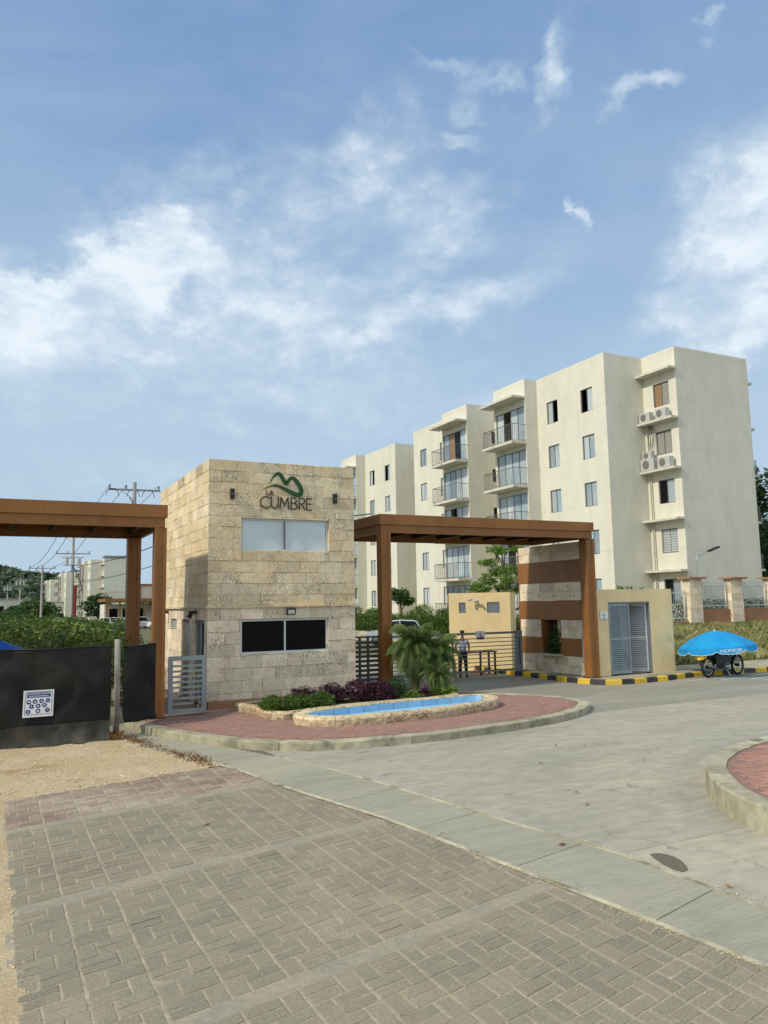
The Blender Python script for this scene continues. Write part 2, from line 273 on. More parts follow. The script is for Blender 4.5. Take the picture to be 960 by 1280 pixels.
# ------------------------------------------------------------------ mesh helpers
class MB:
    def __init__(s): s.v = []; s.f = []
    def add(s, vs, fs):
        k = len(s.v); s.v += [tuple(p) for p in vs]; s.f += [tuple(i+k for i in f) for f in fs]; return s
    def box(s, x0, x1, y0, y1, z0, z1):
        return s.add([(x0,y0,z0),(x1,y0,z0),(x1,y1,z0),(x0,y1,z0),(x0,y0,z1),(x1,y0,z1),(x1,y1,z1),(x0,y1,z1)],
                     [(0,3,2,1),(4,5,6,7),(0,1,5,4),(1,2,6,5),(2,3,7,6),(3,0,4,7)])
    def fbox(s, O, U, V, N, u0, u1, v0, v1, n0, n1):   # box in a frame: U right, V up, N outwards
        P = lambda a, b, c: O + U*a + V*b + N*c
        return s.add([P(u0,v0,n0),P(u1,v0,n0),P(u1,v1,n0),P(u0,v1,n0),P(u0,v0,n1),P(u1,v0,n1),P(u1,v1,n1),P(u0,v1,n1)],
                     [(0,3,2,1),(4,5,6,7),(0,1,5,4),(1,2,6,5),(2,3,7,6),(3,0,4,7)])
    def cham(s, O, U, V, N, u0, u1, v0, v1, n0, n1, c=.008):  # box with a chamfered outer face
        P = lambda a, b, d: O + U*a + V*b + N*d
        j = [(random.uniform(-1, 1)*c*.35, random.uniform(-1, 1)*c*.35) for _ in range(4)]
        A = [P(u0+j[0][0],v0+j[0][1],n0),P(u1+j[1][0],v0+j[1][1],n0),P(u1+j[2][0],v1+j[2][1],n0),P(u0+j[3][0],v1+j[3][1],n0)]
        n = n1-c
        B = [P(u0+j[0][0],v0+j[0][1],n),P(u1+j[1][0],v0+j[1][1],n),P(u1+j[2][0],v1+j[2][1],n),P(u0+j[3][0],v1+j[3][1],n)]
        Cc = [P(u0+c,v0+c,n1),P(u1-c,v0+c,n1),P(u1-c,v1-c,n1),P(u0+c,v1-c,n1)]
        return s.add(A+B+Cc, [(0,3,2,1)] + [(i,(i+1)%4,(i+1)%4+4,i+4) for i in range(4)] + [(i+4,(i+1)%4+4,(i+1)%4+8,i+8) for i in range(4)] + [(8,9,10,11)])
    def tube(s, pts, r, n=6, cap=True):
        pts = [Vector(p) for p in pts]; rs = r if isinstance(r, (list, tuple)) else [r]*len(pts)
        k = len(s.v); prev = None
        for i, p in enumerate(pts):
            d = (pts[min(i+1, len(pts)-1)] - pts[max(i-1, 0)])
            d = d.normalized() if d.length > 1e-9 else Vector((0, 0, 1))
            a = d.orthogonal().normalized() if prev is None else (prev - d*prev.dot(d)).normalized()
            prev = a; b = d.cross(a)
            for j in range(n):
                t = 2*PI*j/n; s.v.append(tuple(p + (a*math.cos(t) + b*math.sin(t))*rs[i]))
        for i in range(len(pts)-1):
            for j in range(n):
                s.f.append((k+i*n+j, k+i*n+(j+1) % n, k+(i+1)*n+(j+1) % n, k+(i+1)*n+j))
        if cap: s.f.append(tuple(k+j for j in reversed(range(n)))); s.f.append(tuple(k+(len(pts)-1)*n+j for j in range(n)))
        return s
    def prism(s, poly, z0, z1, bottom=False):
        n = len(poly); k = len(s.v)
        s.v += [(p[0], p[1], z0) for p in poly] + [(p[0], p[1], z1) for p in poly]
        s.f.append(tuple(k+n+i for i in range(n)))
        if bottom: s.f.append(tuple(k+i for i in reversed(range(n))))
        for i in range(n): j = (i+1) % n; s.f.append((k+i, k+j, k+n+j, k+n+i))
        return s
    def ring(s, outer, inner, z0, z1, zi=None, closed=True):  # kerb ring: outer wall, top, inner wall
        n = len(outer); k = len(s.v); zi = z0 if zi is None else zi
        s.v += [(p[0],p[1],z0) for p in outer] + [(p[0],p[1],z1) for p in outer] + [(p[0],p[1],z1) for p in inner] + [(p[0],p[1],zi) for p in inner]
        for i in range(n if closed else n-1):
            j = (i+1) % n
            for a in range(3): s.f.append((k+a*n+i, k+a*n+j, k+(a+1)*n+j, k+(a+1)*n+i))
        if not closed:
            s.f.append((k, k+n, k+2*n, k+3*n)); s.f.append((k+n-1, k+4*n-1, k+3*n-1, k+2*n-1))
        return s
    def sphere(s, c, r, nu=10, nv=7, sc=(1, 1, 1)):
        k = len(s.v); c = Vector(c)
        for i in range(nv+1):
            t = PI*i/nv
            for j in range(nu):
                p = 2*PI*j/nu; s.v.append((c.x+r*sc[0]*math.sin(t)*math.cos(p), c.y+r*sc[1]*math.sin(t)*math.sin(p), c.z+r*sc[2]*math.cos(t)))
        for i in range(nv):
            for j in range(nu): s.f.append((k+i*nu+j, k+(i+1)*nu+j, k+(i+1)*nu+(j+1) % nu, k+i*nu+(j+1) % nu))
        return s
    def torus(s, c, ax, Rr, r, n=24, m=8):
        ax = Vector(ax).normalized(); a = ax.orthogonal().normalized(); b = ax.cross(a); k = len(s.v); c = Vector(c)
        for i in range(n):
            t = 2*PI*i/n; d = a*math.cos(t)+b*math.sin(t)
            for j in range(m):
                q = 2*PI*j/m; s.v.append(tuple(c + d*(Rr+r*math.cos(q)) + ax*r*math.sin(q)))
        for i in range(n):
            for j in range(m): s.f.append((k+i*m+j, k+((i+1) % n)*m+j, k+((i+1) % n)*m+(j+1) % m, k+i*m+(j+1) % m))
        return s
    def mesh(s, name, m, smooth=False):
        me = bpy.data.meshes.new(name); me.from_pydata(s.v, [], s.f); me.materials.append(MATS[m])
        bm = bmesh.new(); bm.from_mesh(me); bmesh.ops.recalc_face_normals(bm, faces=bm.faces); bm.to_mesh(me); bm.free()
        if smooth: me.polygons.foreach_set('use_smooth', [True]*len(me.polygons))
        return me
    def build(s, name, m, parent=None, smooth=False):
        return link(name, s.mesh(name, m, smooth), parent)
def link(name, me, parent=None, loc=None):
    o = bpy.data.objects.new(name, me); COL.objects.link(o)
    if parent is not None: o.parent = parent
    if loc: o.location = loc
    return o
def tag(o, label=None, cat=None, group=None, kind=None):
    for k, v in (('label', label), ('category', cat), ('group', group), ('kind', kind)):
        if v: o[k] = v
    return o
def thing(name, label, cat, loc=(0, 0, 0), group=None, rz=0):
    o = bpy.data.objects.new(name, None); COL.objects.link(o); o.location = loc; o.rotation_euler.z = rz; o.empty_display_size = .3
    return tag(o, label, cat, group)
def struct(name, mb, m, smooth=False): return tag(mb.build(name, m, None, smooth), kind='structure')
CH = {}
def copy_tree(o, parent=None, first=True):
    c = o.copy(); COL.objects.link(c)
    if parent is not None: c.parent = parent
    for ch in o.children: copy_tree(ch, c, False)
    return c
def V3(*a): return Vector(a)
def inpoly(x, y, poly):
    c = False; n = len(poly); j = n-1
    for i in range(n):
        xi, yi = poly[i][:2]; xj, yj = poly[j][:2]
        if (yi > y) != (yj > y) and x < (xj-xi)*(y-yi)/(yj-yi)+xi: c = not c
        j = i
    return c
def area(p): return sum(p[i][0]*p[(i+1) % len(p)][1]-p[(i+1) % len(p)][0]*p[i][1] for i in range(len(p)))/2
def offset(poly, d):     # inwards for positive d
    n = len(poly); sgn = 1 if area(poly) > 0 else -1; res = []
    for i in range(n):
        a, b, c = Vector(poly[i-1][:2]), Vector(poly[i][:2]), Vector(poly[(i+1) % n][:2])
        t = ((b-a).normalized()+(c-b).normalized()).normalized(); nn = Vector((-t.y, t.x))*sgn
        res.append(tuple(b+nn*d))
    return res
def smooth_poly(P, it=2, closed=True):
    for _ in range(it):
        Q = []; n = len(P)
        for i in range(n if closed else n-1):
            a, b = P[i], P[(i+1) % n]
            Q.append((a[0]*.75+b[0]*.25, a[1]*.75+b[1]*.25)); Q.append((a[0]*.25+b[0]*.75, a[1]*.25+b[1]*.75))
        if not closed: Q = [P[0]]+Q+[P[-1]]
        P = Q
    return P
# leaves: n quads scattered; centres array (n,3), sizes, optional up bias
def leaf_arrays(cen, size, up=.3, asp=.55, out=None):
    n = len(cen); a = rng.normal(size=(n, 3)); a[:, 2] *= .6
    if out is not None: a += out*.8
    a /= np.linalg.norm(a, axis=1)[:, None]+1e-9
    b = rng.normal(size=(n, 3)); b[:, 2] += up; b -= a*(a*b).sum(1)[:, None]; b /= np.linalg.norm(b, axis=1)[:, None]+1e-9
    s = size*rng.uniform(.6, 1.3, n)[:, None]
    c = np.cross(a, b)
    v = np.stack([cen - a*s, cen + b*s*asp*.5 + c*s*asp*.15, cen + a*s, cen - b*s*asp*.5 + c*s*asp*.15], 1)
    return v.reshape(-1, 3)
def quads_obj(name, V, m, parent=None):
    n = len(V)//4; me = bpy.data.meshes.new(name); me.vertices.add(n*4); me.vertices.foreach_set('co', V.astype(np.float32).ravel())
    me.loops.add(n*4); me.loops.foreach_set('vertex_index', np.arange(n*4, dtype=np.int32)); me.polygons.add(n)
    me.polygons.foreach_set('loop_start', np.arange(0, n*4, 4, dtype=np.int32)); me.polygons.foreach_set('loop_total', np.full(n, 4, np.int32))
    me.update(calc_edges=True); me.materials.append(MATS[m]); return link(name, me, parent)
def clump_pts(n, blobs, shell=.55):   # blobs: (x,y,z,rx,ry,rz); points towards the surface
    w = np.array([b[3]*b[4]*b[5] for b in blobs])**.7; w /= w.sum(); idx = rng.choice(len(blobs), n, p=w); B = np.array(blobs)[idx]
    d = rng.normal(size=(n, 3)); d /= np.linalg.norm(d, axis=1)[:, None]; r = rng.uniform(shell**3, 1, n)**(1/3)
    lump = 1 + .18*np.sin(d[:, 0]*5+B[:, 0]*7)*np.cos(d[:, 2]*6+B[:, 1]*5)
    return B[:, :3] + d*(r*lump)[:, None]*B[:, 3:6], d
def text_mesh(body, size, name, m, parent, O, U, V, depth=.004, align='CENTER', bold=0.0, sx=1.0):
    cu_ = bpy.data.curves.new(name, 'FONT'); cu_.body = body; cu_.size = size; cu_.extrude = depth; cu_.align_x = align; cu_.align_y = 'CENTER'; cu_.offset = bold
    t = bpy.data.objects.new(name, cu_); COL.objects.link(t); bpy.context.view_layer.update()
    me = bpy.data.meshes.new_from_object(t.evaluated_get(bpy.context.evaluated_depsgraph_get())); bpy.data.objects.remove(t)
    N = U.cross(V)
    me.transform(Matrix(((U.x*sx, V.x, N.x, O.x), (U.y*sx, V.y, N.y, O.y), (U.z*sx, V.z, N.z, O.z), (0, 0, 0, 1))))
    me.materials.clear(); me.materials.append(MATS[m]); return link(name, me, parent)
X, Y, Z = V3(1, 0, 0), V3(0, 1, 0), V3(0, 0, 1)

# ================================================================== SETTING: ground, roads, islands
struct('ground', MB().box(-2500, 2500, -1500, 3500, -.30, -.06), 'earth')
STRIP_IN = [(5.2, -3), (5.12, 1), (4.97, 3.9), (4.8, 5.5), (4.62, 6.8), (4.36, 8.76), (4.05, 10.1), (3.80, 11.2), (3.62, 12.4), (3.38, 13.3)]
STRIP_OUT = [(6.1, -3), (6.05, 1), (5.95, 4.6), (5.9, 6.4), (5.55, 8.3), (5.28, 10.1), (5.0, 11.6), (4.75, 12.6), (4.55, 13.4)]
ISLAND = [(2.78, 18.3), (2.88, 17.4), (3.12, 16.5), (3.55, 15.5), (4.0, 14.6), (4.5, 13.95), (5.2, 13.42), (6.1, 13.14), (7.1, 13.08), (8, 13.08), (8.9, 13.18), (9.8, 13.32),
          (10.8, 13.55), (11.6, 13.86), (12.35, 14.28), (12.88, 14.75), (13.22, 15.2), (13.36, 15.7), (13.25, 16.4), (12.95, 17.1), (12.6, 17.6), (12.2, 18.1),
          (11.6, 19.2), (11.2, 20.5), (10.9, 22), (10.6, 24), (10.3, 27), (2.78, 27)]
RISLAND = [(7.68, 5.6), (7.72, 6.04), (7.85, 6.5), (8.1, 6.99), (8.5, 7.5), (8.93, 7.95), (9.4, 8.3), (10.08, 8.65), (10.9, 8.93), (11.77, 9.08), (13, 9.0), (14.3, 8.5), (15.2, 7.6), (15.6, 6.3),
           (15.3, 4.8), (14.2, 3.5), (12.4, 2.8), (10.4, 2.8), (8.8, 3.5), (7.95, 4.6)]
rb = MB().prism([(2.2, -3), (60, -3), (60, 18.9), (16.8, 18.9), (16.8, 60), (9, 60), (9, 27), (2.2, 27), (-8, 27), (-8, 18), (2.2, 18)], -.2, -.008)
road = tag(rb.build('road', 'stain'), kind='structure')
def slab(poly, m='road', g=.005, z=0.): MB().prism(offset(poly, g), -.05, z).build('road_slab', m, road)
so = STRIP_OUT
slab([so[0], (10.4, -3), (10.4, 2.2), (so[1][0], 2.2), so[1]])
slab([(6.04, 2.2), (10.4, 2.2), (10.4, 6.40), so[3], so[2]])
slab([so[3], (10.4, 6.40), (10.4, 15.2), (4.4, 15.2), so[-1], so[-2], so[-3], so[-4], so[-5]])
slab([(10.4, -3), (16, -3), (16, 6.45), (10.4, 6.45)]); slab([(16, -3), (60, -3), (60, 6.45), (16, 6.45)])
slab([(10.4, 6.45), (16, 6.45), (16, 14.55), (10.4, 14.2)])
slab([(16, 6.45), (60, 6.45), (60, 16.6), (16, 14.55)])
slab([(10.4, 14.2), (16, 14.55), (60, 16.6), (60, 18.9), (16.8, 18.9), (16.8, 60), (9, 60), (9, 15.2), (10.4, 15.2)], 'road_far')
slab([(-8, 17.2), (2.9, 17.2), (2.9, 60), (-8, 60)], 'road_far')
# concrete strip between the pavers and the road, in slabs
strip = tag(MB().prism(STRIP_IN + STRIP_OUT[::-1], -.04, -.012).build('concrete_strip', 'joint_sand'), kind='structure')
def curve_at(C, y):
    for a, b in zip(C, C[1:]):
        if a[1] <= y <= b[1]: return a[0] + (b[0]-a[0])*(y-a[1])/(b[1]-a[1])
    return C[0][0] if y < C[0][1] else C[-1][0]
yy = -3.
while yy < 13.1:
    y1 = min(yy+1.62, 13.38); ys = np.linspace(yy+.006, y1-.006, 4)
    MB().prism([(curve_at(STRIP_IN, y)+.01, y - .14) for y in ys] + [(curve_at(STRIP_OUT, y)-.006, y+.14) for y in ys[::-1]], -.03, .005).build('strip_slab', 'strip_concrete', strip)
    yy = y1
for C_, w_, z_ in ((STRIP_IN, .055, .013), (STRIP_OUT, -.05, .011)):
    e_ = MB(); Cs = [(curve_at(C_, y), y) for y in np.arange(-2.9, 13.2, .12)]
    e_.ring([(x+(.012 if w_ > 0 else -.05)+.006*mnoise.noise(Vector((y*5, 0, 1))), y) for x, y in Cs], [(x+(.012 if w_ > 0 else -.05)+abs(w_)+.006*mnoise.noise(Vector((y*4, 3, 1))), y) for x, y in Cs], .0, z_, .0, closed=False)
    e_.build('edge_lip', 'kerb_concrete', strip)
# gutter walkway running on between the gravel and the left island
struct('gutter_path', MB().prism([(3.38, 13.15), (4.6, 13.0), (4.0, 14.7), (3.1, 16.5), (2.85, 18.3), (2.3, 18.3), (2.45, 16.6), (2.78, 14.9)], -.05, .004), 'strip_concrete')

# gravel yard with scattered stones
def gravel_h(x, y):
    e = max(.24-x, y-12.25-.26*x) if x < 3.4 else 0; e = max(0, min(1, (e+.06)/.35)); n9 = .012*mnoise.noise(Vector((x*5, y*5, 1)))
    return .006+n9*(1-e)+e*gravel_b(x, y)
def gravel_b(x, y): return .012 + .035*mnoise.noise(Vector((x*.9, y*.9, 0))) + .016*mnoise.noise(Vector((x*4, y*4, 3))) + .012*mnoise.noise(Vector((x*13, y*13, 5)))
def field(name, poly, step, hf, m, kind='structure', skirt=0):
    xs = [p[0] for p in poly]; ys = [p[1] for p in poly]; vid = {}; vs = []; fs = []
    nx = int((max(xs)-min(xs))/step)+1; ny = int((max(ys)-min(ys))/step)+1
    for i in range(nx):
        for j in range(ny):
            cx, cy = min(xs)+(i+.5)*step, min(ys)+(j+.5)*step
            if not inpoly(cx, cy, poly): continue
            q = []
            for a, b in ((0, 0), (1, 0), (1, 1), (0, 1)):
                k = (i+a, j+b)
                if k not in vid:
                    x, y = min(xs)+k[0]*step, min(ys)+k[1]*step; vid[k] = len(vs); vs.append((x, y, hf(x, y)))
                q.append(vid[k])
            fs.append(q)
    o = MB().add(vs, fs).build(name, m, None, True); o['kind'] = kind; return o
GRAV = [(-9, -3), (.33, -3), (.33, 10.7), (.33, 12.17), (2.07, 12.62), (3.52, 13.0), (3.36, 13.5), (2.8, 14.95), (2.48, 16.6), (2.4, 17.2), (-9, 17.2)]
field('gravel_yard', GRAV, .07, gravel_h, 'gravel')
pb = MB()
for _ in range(5200):
    x = random.uniform(-3, 3.4); y = random.choice((random.uniform(12, 16.6), random.uniform(12, 16.6), random.uniform(4, 13)))
    if not inpoly(x, y, GRAV): continue
    r = random.uniform(.006, .018)*(1.8 if random.random() < .03 else 1); z = gravel_h(x, y)+r*.3
    k = [(x+r*math.cos(a)*random.uniform(.7, 1.2), y+r*math.sin(a)*random.uniform(.7, 1.2), z) for a in (0, 1.3, 2.5, 3.8, 5)]
    pb.add(k+[(x+random.uniform(-r, r)*.3, y, z+r*random.uniform(.5, .9))], [(i, (i+1) % 5, 5) for i in range(5)])
tag(pb.build('gravel_stones', 'pebble'), kind='stuff')
# loose grit swept over the paver joints
pb = MB()
for _ in range(2600):
    y = random.uniform(3.2, 12.3); x = random.uniform(.25, curve_at(STRIP_IN, y)+.25)
    if random.random() > .25 + .75*max(0, mnoise.noise(Vector((x*1.3, y*1.3, 9)))+.25): continue
    r = random.uniform(.003, .008); z = .016
    pb.add([(x+r*math.cos(a), y+r*math.sin(a), z) for a in (0, 2, 4)]+[(x, y, z+r)], [(0, 1, 3), (1, 2, 3), (2, 0, 3)])
for _ in range(1500):
    C_, o_ = random.choice(((STRIP_IN, -.01), (STRIP_IN, .0), (STRIP_OUT, .03))); y = random.uniform(3, 12.5); x = curve_at(C_, y)+o_+random.gauss(0, .022)
    if mnoise.noise(Vector((y*1.7, o_*9, 2))) < -.1: continue
    r = random.uniform(.003, .011); z = .012; pb.add([(x+r*math.cos(a), y+r*math.sin(a), z) for a in (0, 2, 4)]+[(x, y, z+r)], [(0, 1, 3), (1, 2, 3), (2, 0, 3)])
tag(pb.build('loose_grit', 'pebble'), kind='stuff')

# pavers: columns of one upright stone beside two flat ones, sides swapping every row
SH = .24
def shear(x, v): return (x, v + SH*x)
def stones(x0, x1, sections, poly, flip=1, sh=SH, cw=.43, ox=.245, clip=None):
    res = []
    for (v0, v1, n, m) in sections:
        rh = (v1-v0)/n
        i0 = int(math.floor((x0-ox)/cw)); i1 = int(math.ceil((x1-ox)/cw))
        for i in range(i0, i1):
            for j in range(n):
                a, b = ox+i*cw, v0+j*rh; g = .007; w = cw/3+.006
                if (i//2 + i + j) % 2 == 0: rs = [(a, a+w, b, b+rh), (a+w, a+cw, b, b+rh/2), (a+w, a+cw, b+rh/2, b+rh)]
                else: rs = [(a+cw-w, a+cw, b, b+rh), (a, a+cw-w, b, b+rh/2), (a, a+cw-w, b+rh/2, b+rh)]
                for k, (p0, p1, q0, q1) in enumerate(rs):
                    pj = [(x, v+sh*x) for x, v in ((p0+g+(.003 if p0 == a else 0), q0+g), (p1-g-(.003 if abs(p1-a-cw) < 1e-6 else 0), q0+g), (p1-g-(.003 if abs(p1-a-cw) < 1e-6 else 0), q1-g), (p0+g+(.003 if p0 == a else 0), q1-g))]
                    if clip:
                        cx_, cy_ = sum(p[0] for p in pj)/4, sum(p[1] for p in pj)/4
                        if inpoly(cx_, cy_, poly) or inpoly(cx_-.09, cy_, poly):
                            pj = [(min(x, clip(y)), y) for x, y in pj]
                            if pj[1][0]-pj[0][0] > .035: res.append((pj, m))
                    elif all(inpoly(x, y, poly) for x, y in pj): res.append((pj, m))
    return res
def put_stone(mb, pj, z0, z1, c=.005):
    cx = sum(p[0] for p in pj)/4; cy = sum(p[1] for p in pj)/4; tx, ty = random.gauss(0, .004), random.gauss(0, .005); dz = random.gauss(0, .0013)
    rot = random.gauss(0, .012)
    def tr(x, y):
        dx, dy = x-cx, y-cy; return cx+dx-dy*rot, cy+dy+dx*rot
    A = [tr(x+random.uniform(-.003, .003), y+random.uniform(-.003, .003)) for x, y in pj]
    zt = lambda x, y: z1+dz+(x-cx)*tx+(y-cy)*ty
    k = 1-c*2/.13; Bv = [(cx+(x-cx)*k, cy+(y-cy)*(1-c*2/.14)) for x, y in A]
    mb.add([(x, y, z0) for x, y in A]+[(x, y, zt(x, y)-c*.7) for x, y in A]+[(x, y, zt(x, y)) for x, y in Bv],
           [(i, (i+1) % 4, (i+1) % 4+4, i+4) for i in range(4)]+[(i+4, (i+1) % 4+4, (i+1) % 4+8, i+8) for i in range(4)]+[(8, 9, 10, 11)])
PAVE = [(.23, 2.0)] + [(curve_at(STRIP_IN, y)-.02, y) for y in np.linspace(2.0, 12.95, 30)] + [(.23, 12.22)]
yard = tag(MB().prism([(.2, 2)]+[(x+.02, y) for x, y in PAVE[1:-1]]+[(.2, 12.3)], -.06, .005).build('paved_yard', 'joint_sand'), kind='structure')
SEC = [(2.3, 4.84, 10, 'paver'), (5.03, 7.62, 10, 'paver'), (7.82, 10.36, 10, 'paver'), (10.56, 12.12, 6, 'paver_red')]
for vc in (2.2, 4.935, 7.72, 10.46):
    pts = [(x, vc+SH*x) for x in (.26, 4.98) if True]; xr = .26
    for k in range(200):
        if vc+SH*xr > 0 and xr+.05 > curve_at(STRIP_IN, vc+SH*xr)-.01: break
        xr += .03
    bd = MB(); n = 14
    for s_ in range(n):
        a, b = .26+(xr-.26)*s_/n, .26+(xr-.26)*(s_+1)/n
        w0 = .088+.018*mnoise.noise(Vector((a*2, vc, 0))); w1 = .088+.018*mnoise.noise(Vector((b*2, vc, 0)))
        bd.add([(a, vc-w0+SH*a, .0056), (b, vc-w1+SH*b, .0056), (b, vc+w1+SH*b, .0056), (a, vc+w0+SH*a, .0056), (a, vc+SH*a, .011), (b, vc+SH*b, .011)], [(0, 1, 5, 4), (4, 5, 2, 3)])
    bd.build('concrete_band', 'band', yard)
st = stones(.26, 5.1, SEC, PAVE, clip=lambda y: curve_at(STRIP_IN, y)-.022)
st.sort(key=lambda t: (t[0][0][0]-0)**2*.3+t[0][0][1]**2)
vis = []
for pj, m in st:
    c = Vector((pj[0][0], pj[0][1], 0))-Vector((0, 0, 2.6)); zz = c.dot(fw); u = c.dot(cr)/zz*970/480; v = c.dot(cu)/zz*970/640
    vis.append(zz > 0 and abs(u) < 1.03 and v > -1.06)
cnt = 0; rest = {'paver': MB(), 'paver_red': MB()}
for (pj, m), vv in zip(st, vis):
    if vv and cnt < 298: mb = MB(); put_stone(mb, pj, -.01, .010); mb.build('paver', m, yard); cnt += 1
    else: put_stone(rest[m], pj, -.01, .010)
rest['paver'].build('pavers', 'paver', yard)['kind'] = 'stuff'; rest['paver_red'].build('red_pavers', 'paver_red', yard)['kind'] = 'stuff'

# left island: kerb stones, plum pavers
def kerb(name, outer, w, z1, joint, m='kerb_concrete', i0=0, i1=None, seglen=2.6, parent=None, mats=None, z0=-.05, g=.006, closed=True):
    """kerb stones along a polyline: each stone an object"""
    O = list(outer); I = offset(O, w); n = len(O)
    if closed: O.append(O[0]); I.append(I[0])
    pts = []; acc = 0; L = [0]
    for a, b in zip(O, O[1:]): acc += math.dist(a, b); L.append(acc)
    def at(P, s_):
        s_ = max(0, min(acc, s_))
        for k in range(len(O)-1):
            if s_ <= L[k+1]+1e-9:
                t = (s_-L[k])/max(1e-9, L[k+1]-L[k]); return (P[k][0]+(P[k+1][0]-P[k][0])*t, P[k][1]+(P[k+1][1]-P[k][1])*t)
    s0 = 0; c = 0; N = max(1, round(acc/seglen)); sl = acc/N
    while c < N:
        ss = np.linspace(s0+g, s0+sl-g, max(3, int(sl/.22)+2)); o_ = [at(O, q) for q in ss]; i_ = [at(I, q) for q in ss]
        b_ = offset_pair(o_, i_, .014)
        mb = MB(); k = len(ss); rows = [[(*p, z0) for p in o_], [(*p, z1-.014) for p in o_], [(*p, z1) for p in b_], [(*p, z1) for p in i_], [(*p, z0) for p in i_]]
        if mats is None:
            rows[0] = [(x+random.uniform(-.004, .004), y+random.uniform(-.004, .004), z) for x, y, z in rows[0]]; rows[1] = [(x+random.uniform(-.006, .006), y+random.uniform(-.006, .006), z+random.uniform(-.004, .004)) for x, y, z in rows[1]]
        mb.v = [p for r_ in rows for p in r_]
        for a in range(4):
            for q in range(k-1): mb.f.append((a*k+q, a*k+q+1, (a+1)*k+q+1, (a+1)*k+q))
        mb.f.append(tuple(a*k for a in range(5))); mb.f.append(tuple(a*k+k-1 for a in reversed(range(5))))
        mb.build(name, m if mats is None else mats[c % 2], parent); c += 1; s0 += sl
def offset_pair(o, i, d):
    r_ = []
    for a, b in zip(o, i):
        l = math.dist(a, b); r_.append((a[0]+(b[0]-a[0])*d/l, a[1]+(b[1]-a[1])*d/l))
    return r_
isl = tag(MB().prism(offset(ISLAND, .02), -.05, .138).build('traffic_island', 'joint_dark'), kind='structure')
kerb('kerb_stone', ISLAND, .27, .15, None, parent=isl)
inn = offset(ISLAND, .285); mbp = MB()
for pj, m in stones(2.9, 13.4, [(8.0, 17.2, 36, 'x')], inn, sh=.1): put_stone(mbp, pj, .13, .147)
p_ = mbp.build('island_pavers', 'paver_plum', isl); p_['kind'] = 'stuff'
risl = tag(MB().prism(offset(RISLAND, .02), -.05, .282).build('roundabout_island', 'joint_dark'), kind='structure')
kerb('kerb_stone', RISLAND, .27, .30, None, parent=risl, seglen=2.3)
inn = offset(RISLAND, .285); q = stones(7.9, 15.5, [(1.5, 9.6, 31, 'x')], inn, sh=-.05)
q.sort(key=lambda t: (t[0][0][0]-7.9)**2+(t[0][0][1]-7.4)**2); mbp = MB()
for n_, (pj, m) in enumerate(q):
    if n_ < 260: mb = MB(); put_stone(mb, pj, .27, .296); mb.build('paver', 'paver_rose', risl)
    else: put_stone(mbp, pj, .27, .296)
mbp.build('pavers', 'paver_rose', risl)['kind'] = 'stuff'
# black and yellow kerb with the pavement behind it
KP = [(16.75, 26.0), (16.72, 22.5), (16.60, 20.3), (16.68, 19.35), (17.0, 18.72), (17.56, 18.5), (18.39, 18.48), (19.36, 18.56), (20.49, 18.78), (21.3, 18.92), (22.3, 18.95), (23.3, 18.9), (24.2, 18.72), (27, 18.8), (31, 18.9), (45, 19.0)]
KP2 = [(a[0], a[1]) for a in KP]
KI = [(p[0]+(.13 if p[0] < 16.8 else .10 if p[0] < 17.5 else 0), p[1]+(.13 if p[0] > 17.5 else .08 if p[0] > 16.9 else 0)) for p in KP2]
pav = tag(MB().prism(KI+[(45, 21.5), (17.0, 21.5), (17.0, 26)], -.05, .140).build('pavement', 'kerb_concrete'), kind='structure')
pk = tag(MB().prism([(p[0]+.06, p[1]+.06) for p in KP2]+[(45, 19.1), (26, 19.0), (22, 19.1), (17.6, 18.7), (16.95, 19.4), (16.9, 26)], -.05, -.01).build('painted_kerb', 'kerb_black'), kind='structure')
def open_kerb(P, w, z1, step, parent):
    acc = 0; L = [0]
    for a, b in zip(P, P[1:]): acc += math.dist(a, b); L.append(acc)
    def at(s_):
        s_ = max(0, min(acc, s_))
        for k in range(len(P)-1):
            if s_ <= L[k+1]+1e-9:
                t = (s_-L[k])/(L[k+1]-L[k]); d = Vector((P[k+1][0]-P[k][0], P[k+1][1]-P[k][1])).normalized()
                return Vector((P[k][0]+(P[k+1][0]-P[k][0])*t, P[k][1]+(P[k+1][1]-P[k][1])*t)), Vector((-d.y, d.x))
    s0 = 0; c = 0
    while s0 < acc-.1:
        l = step*random.uniform(.94, 1.06)*(1.0 if c % 2 else .98); mb = MB(); rows = []
        ss = np.linspace(s0+.003, min(acc, s0+l)-.003, 3)
        for q_ in ss:
            p, nn = at(q_); rows.append([(*(p), -.04), (*(p+nn*.008), z1-.02), (*(p+nn*.03), z1), (*(p+nn*w), z1), (*(p+nn*w), -.04)])
        mb.v = [v for r_ in rows for v in r_]
        for a in range(2):
            for b in range(4): mb.f.append((a*5+b, (a+1)*5+b, (a+1)*5+b+1, a*5+b+1))
        mb.f += [(4, 3, 2, 1, 0), (10, 11, 12, 13, 14)]
        mb.build('kerb_block', 'kerb_yellow' if c % 2 else 'kerb_black', parent); s0 += l; c += 1
open_kerb(KP, .16, .155, .5, pk)
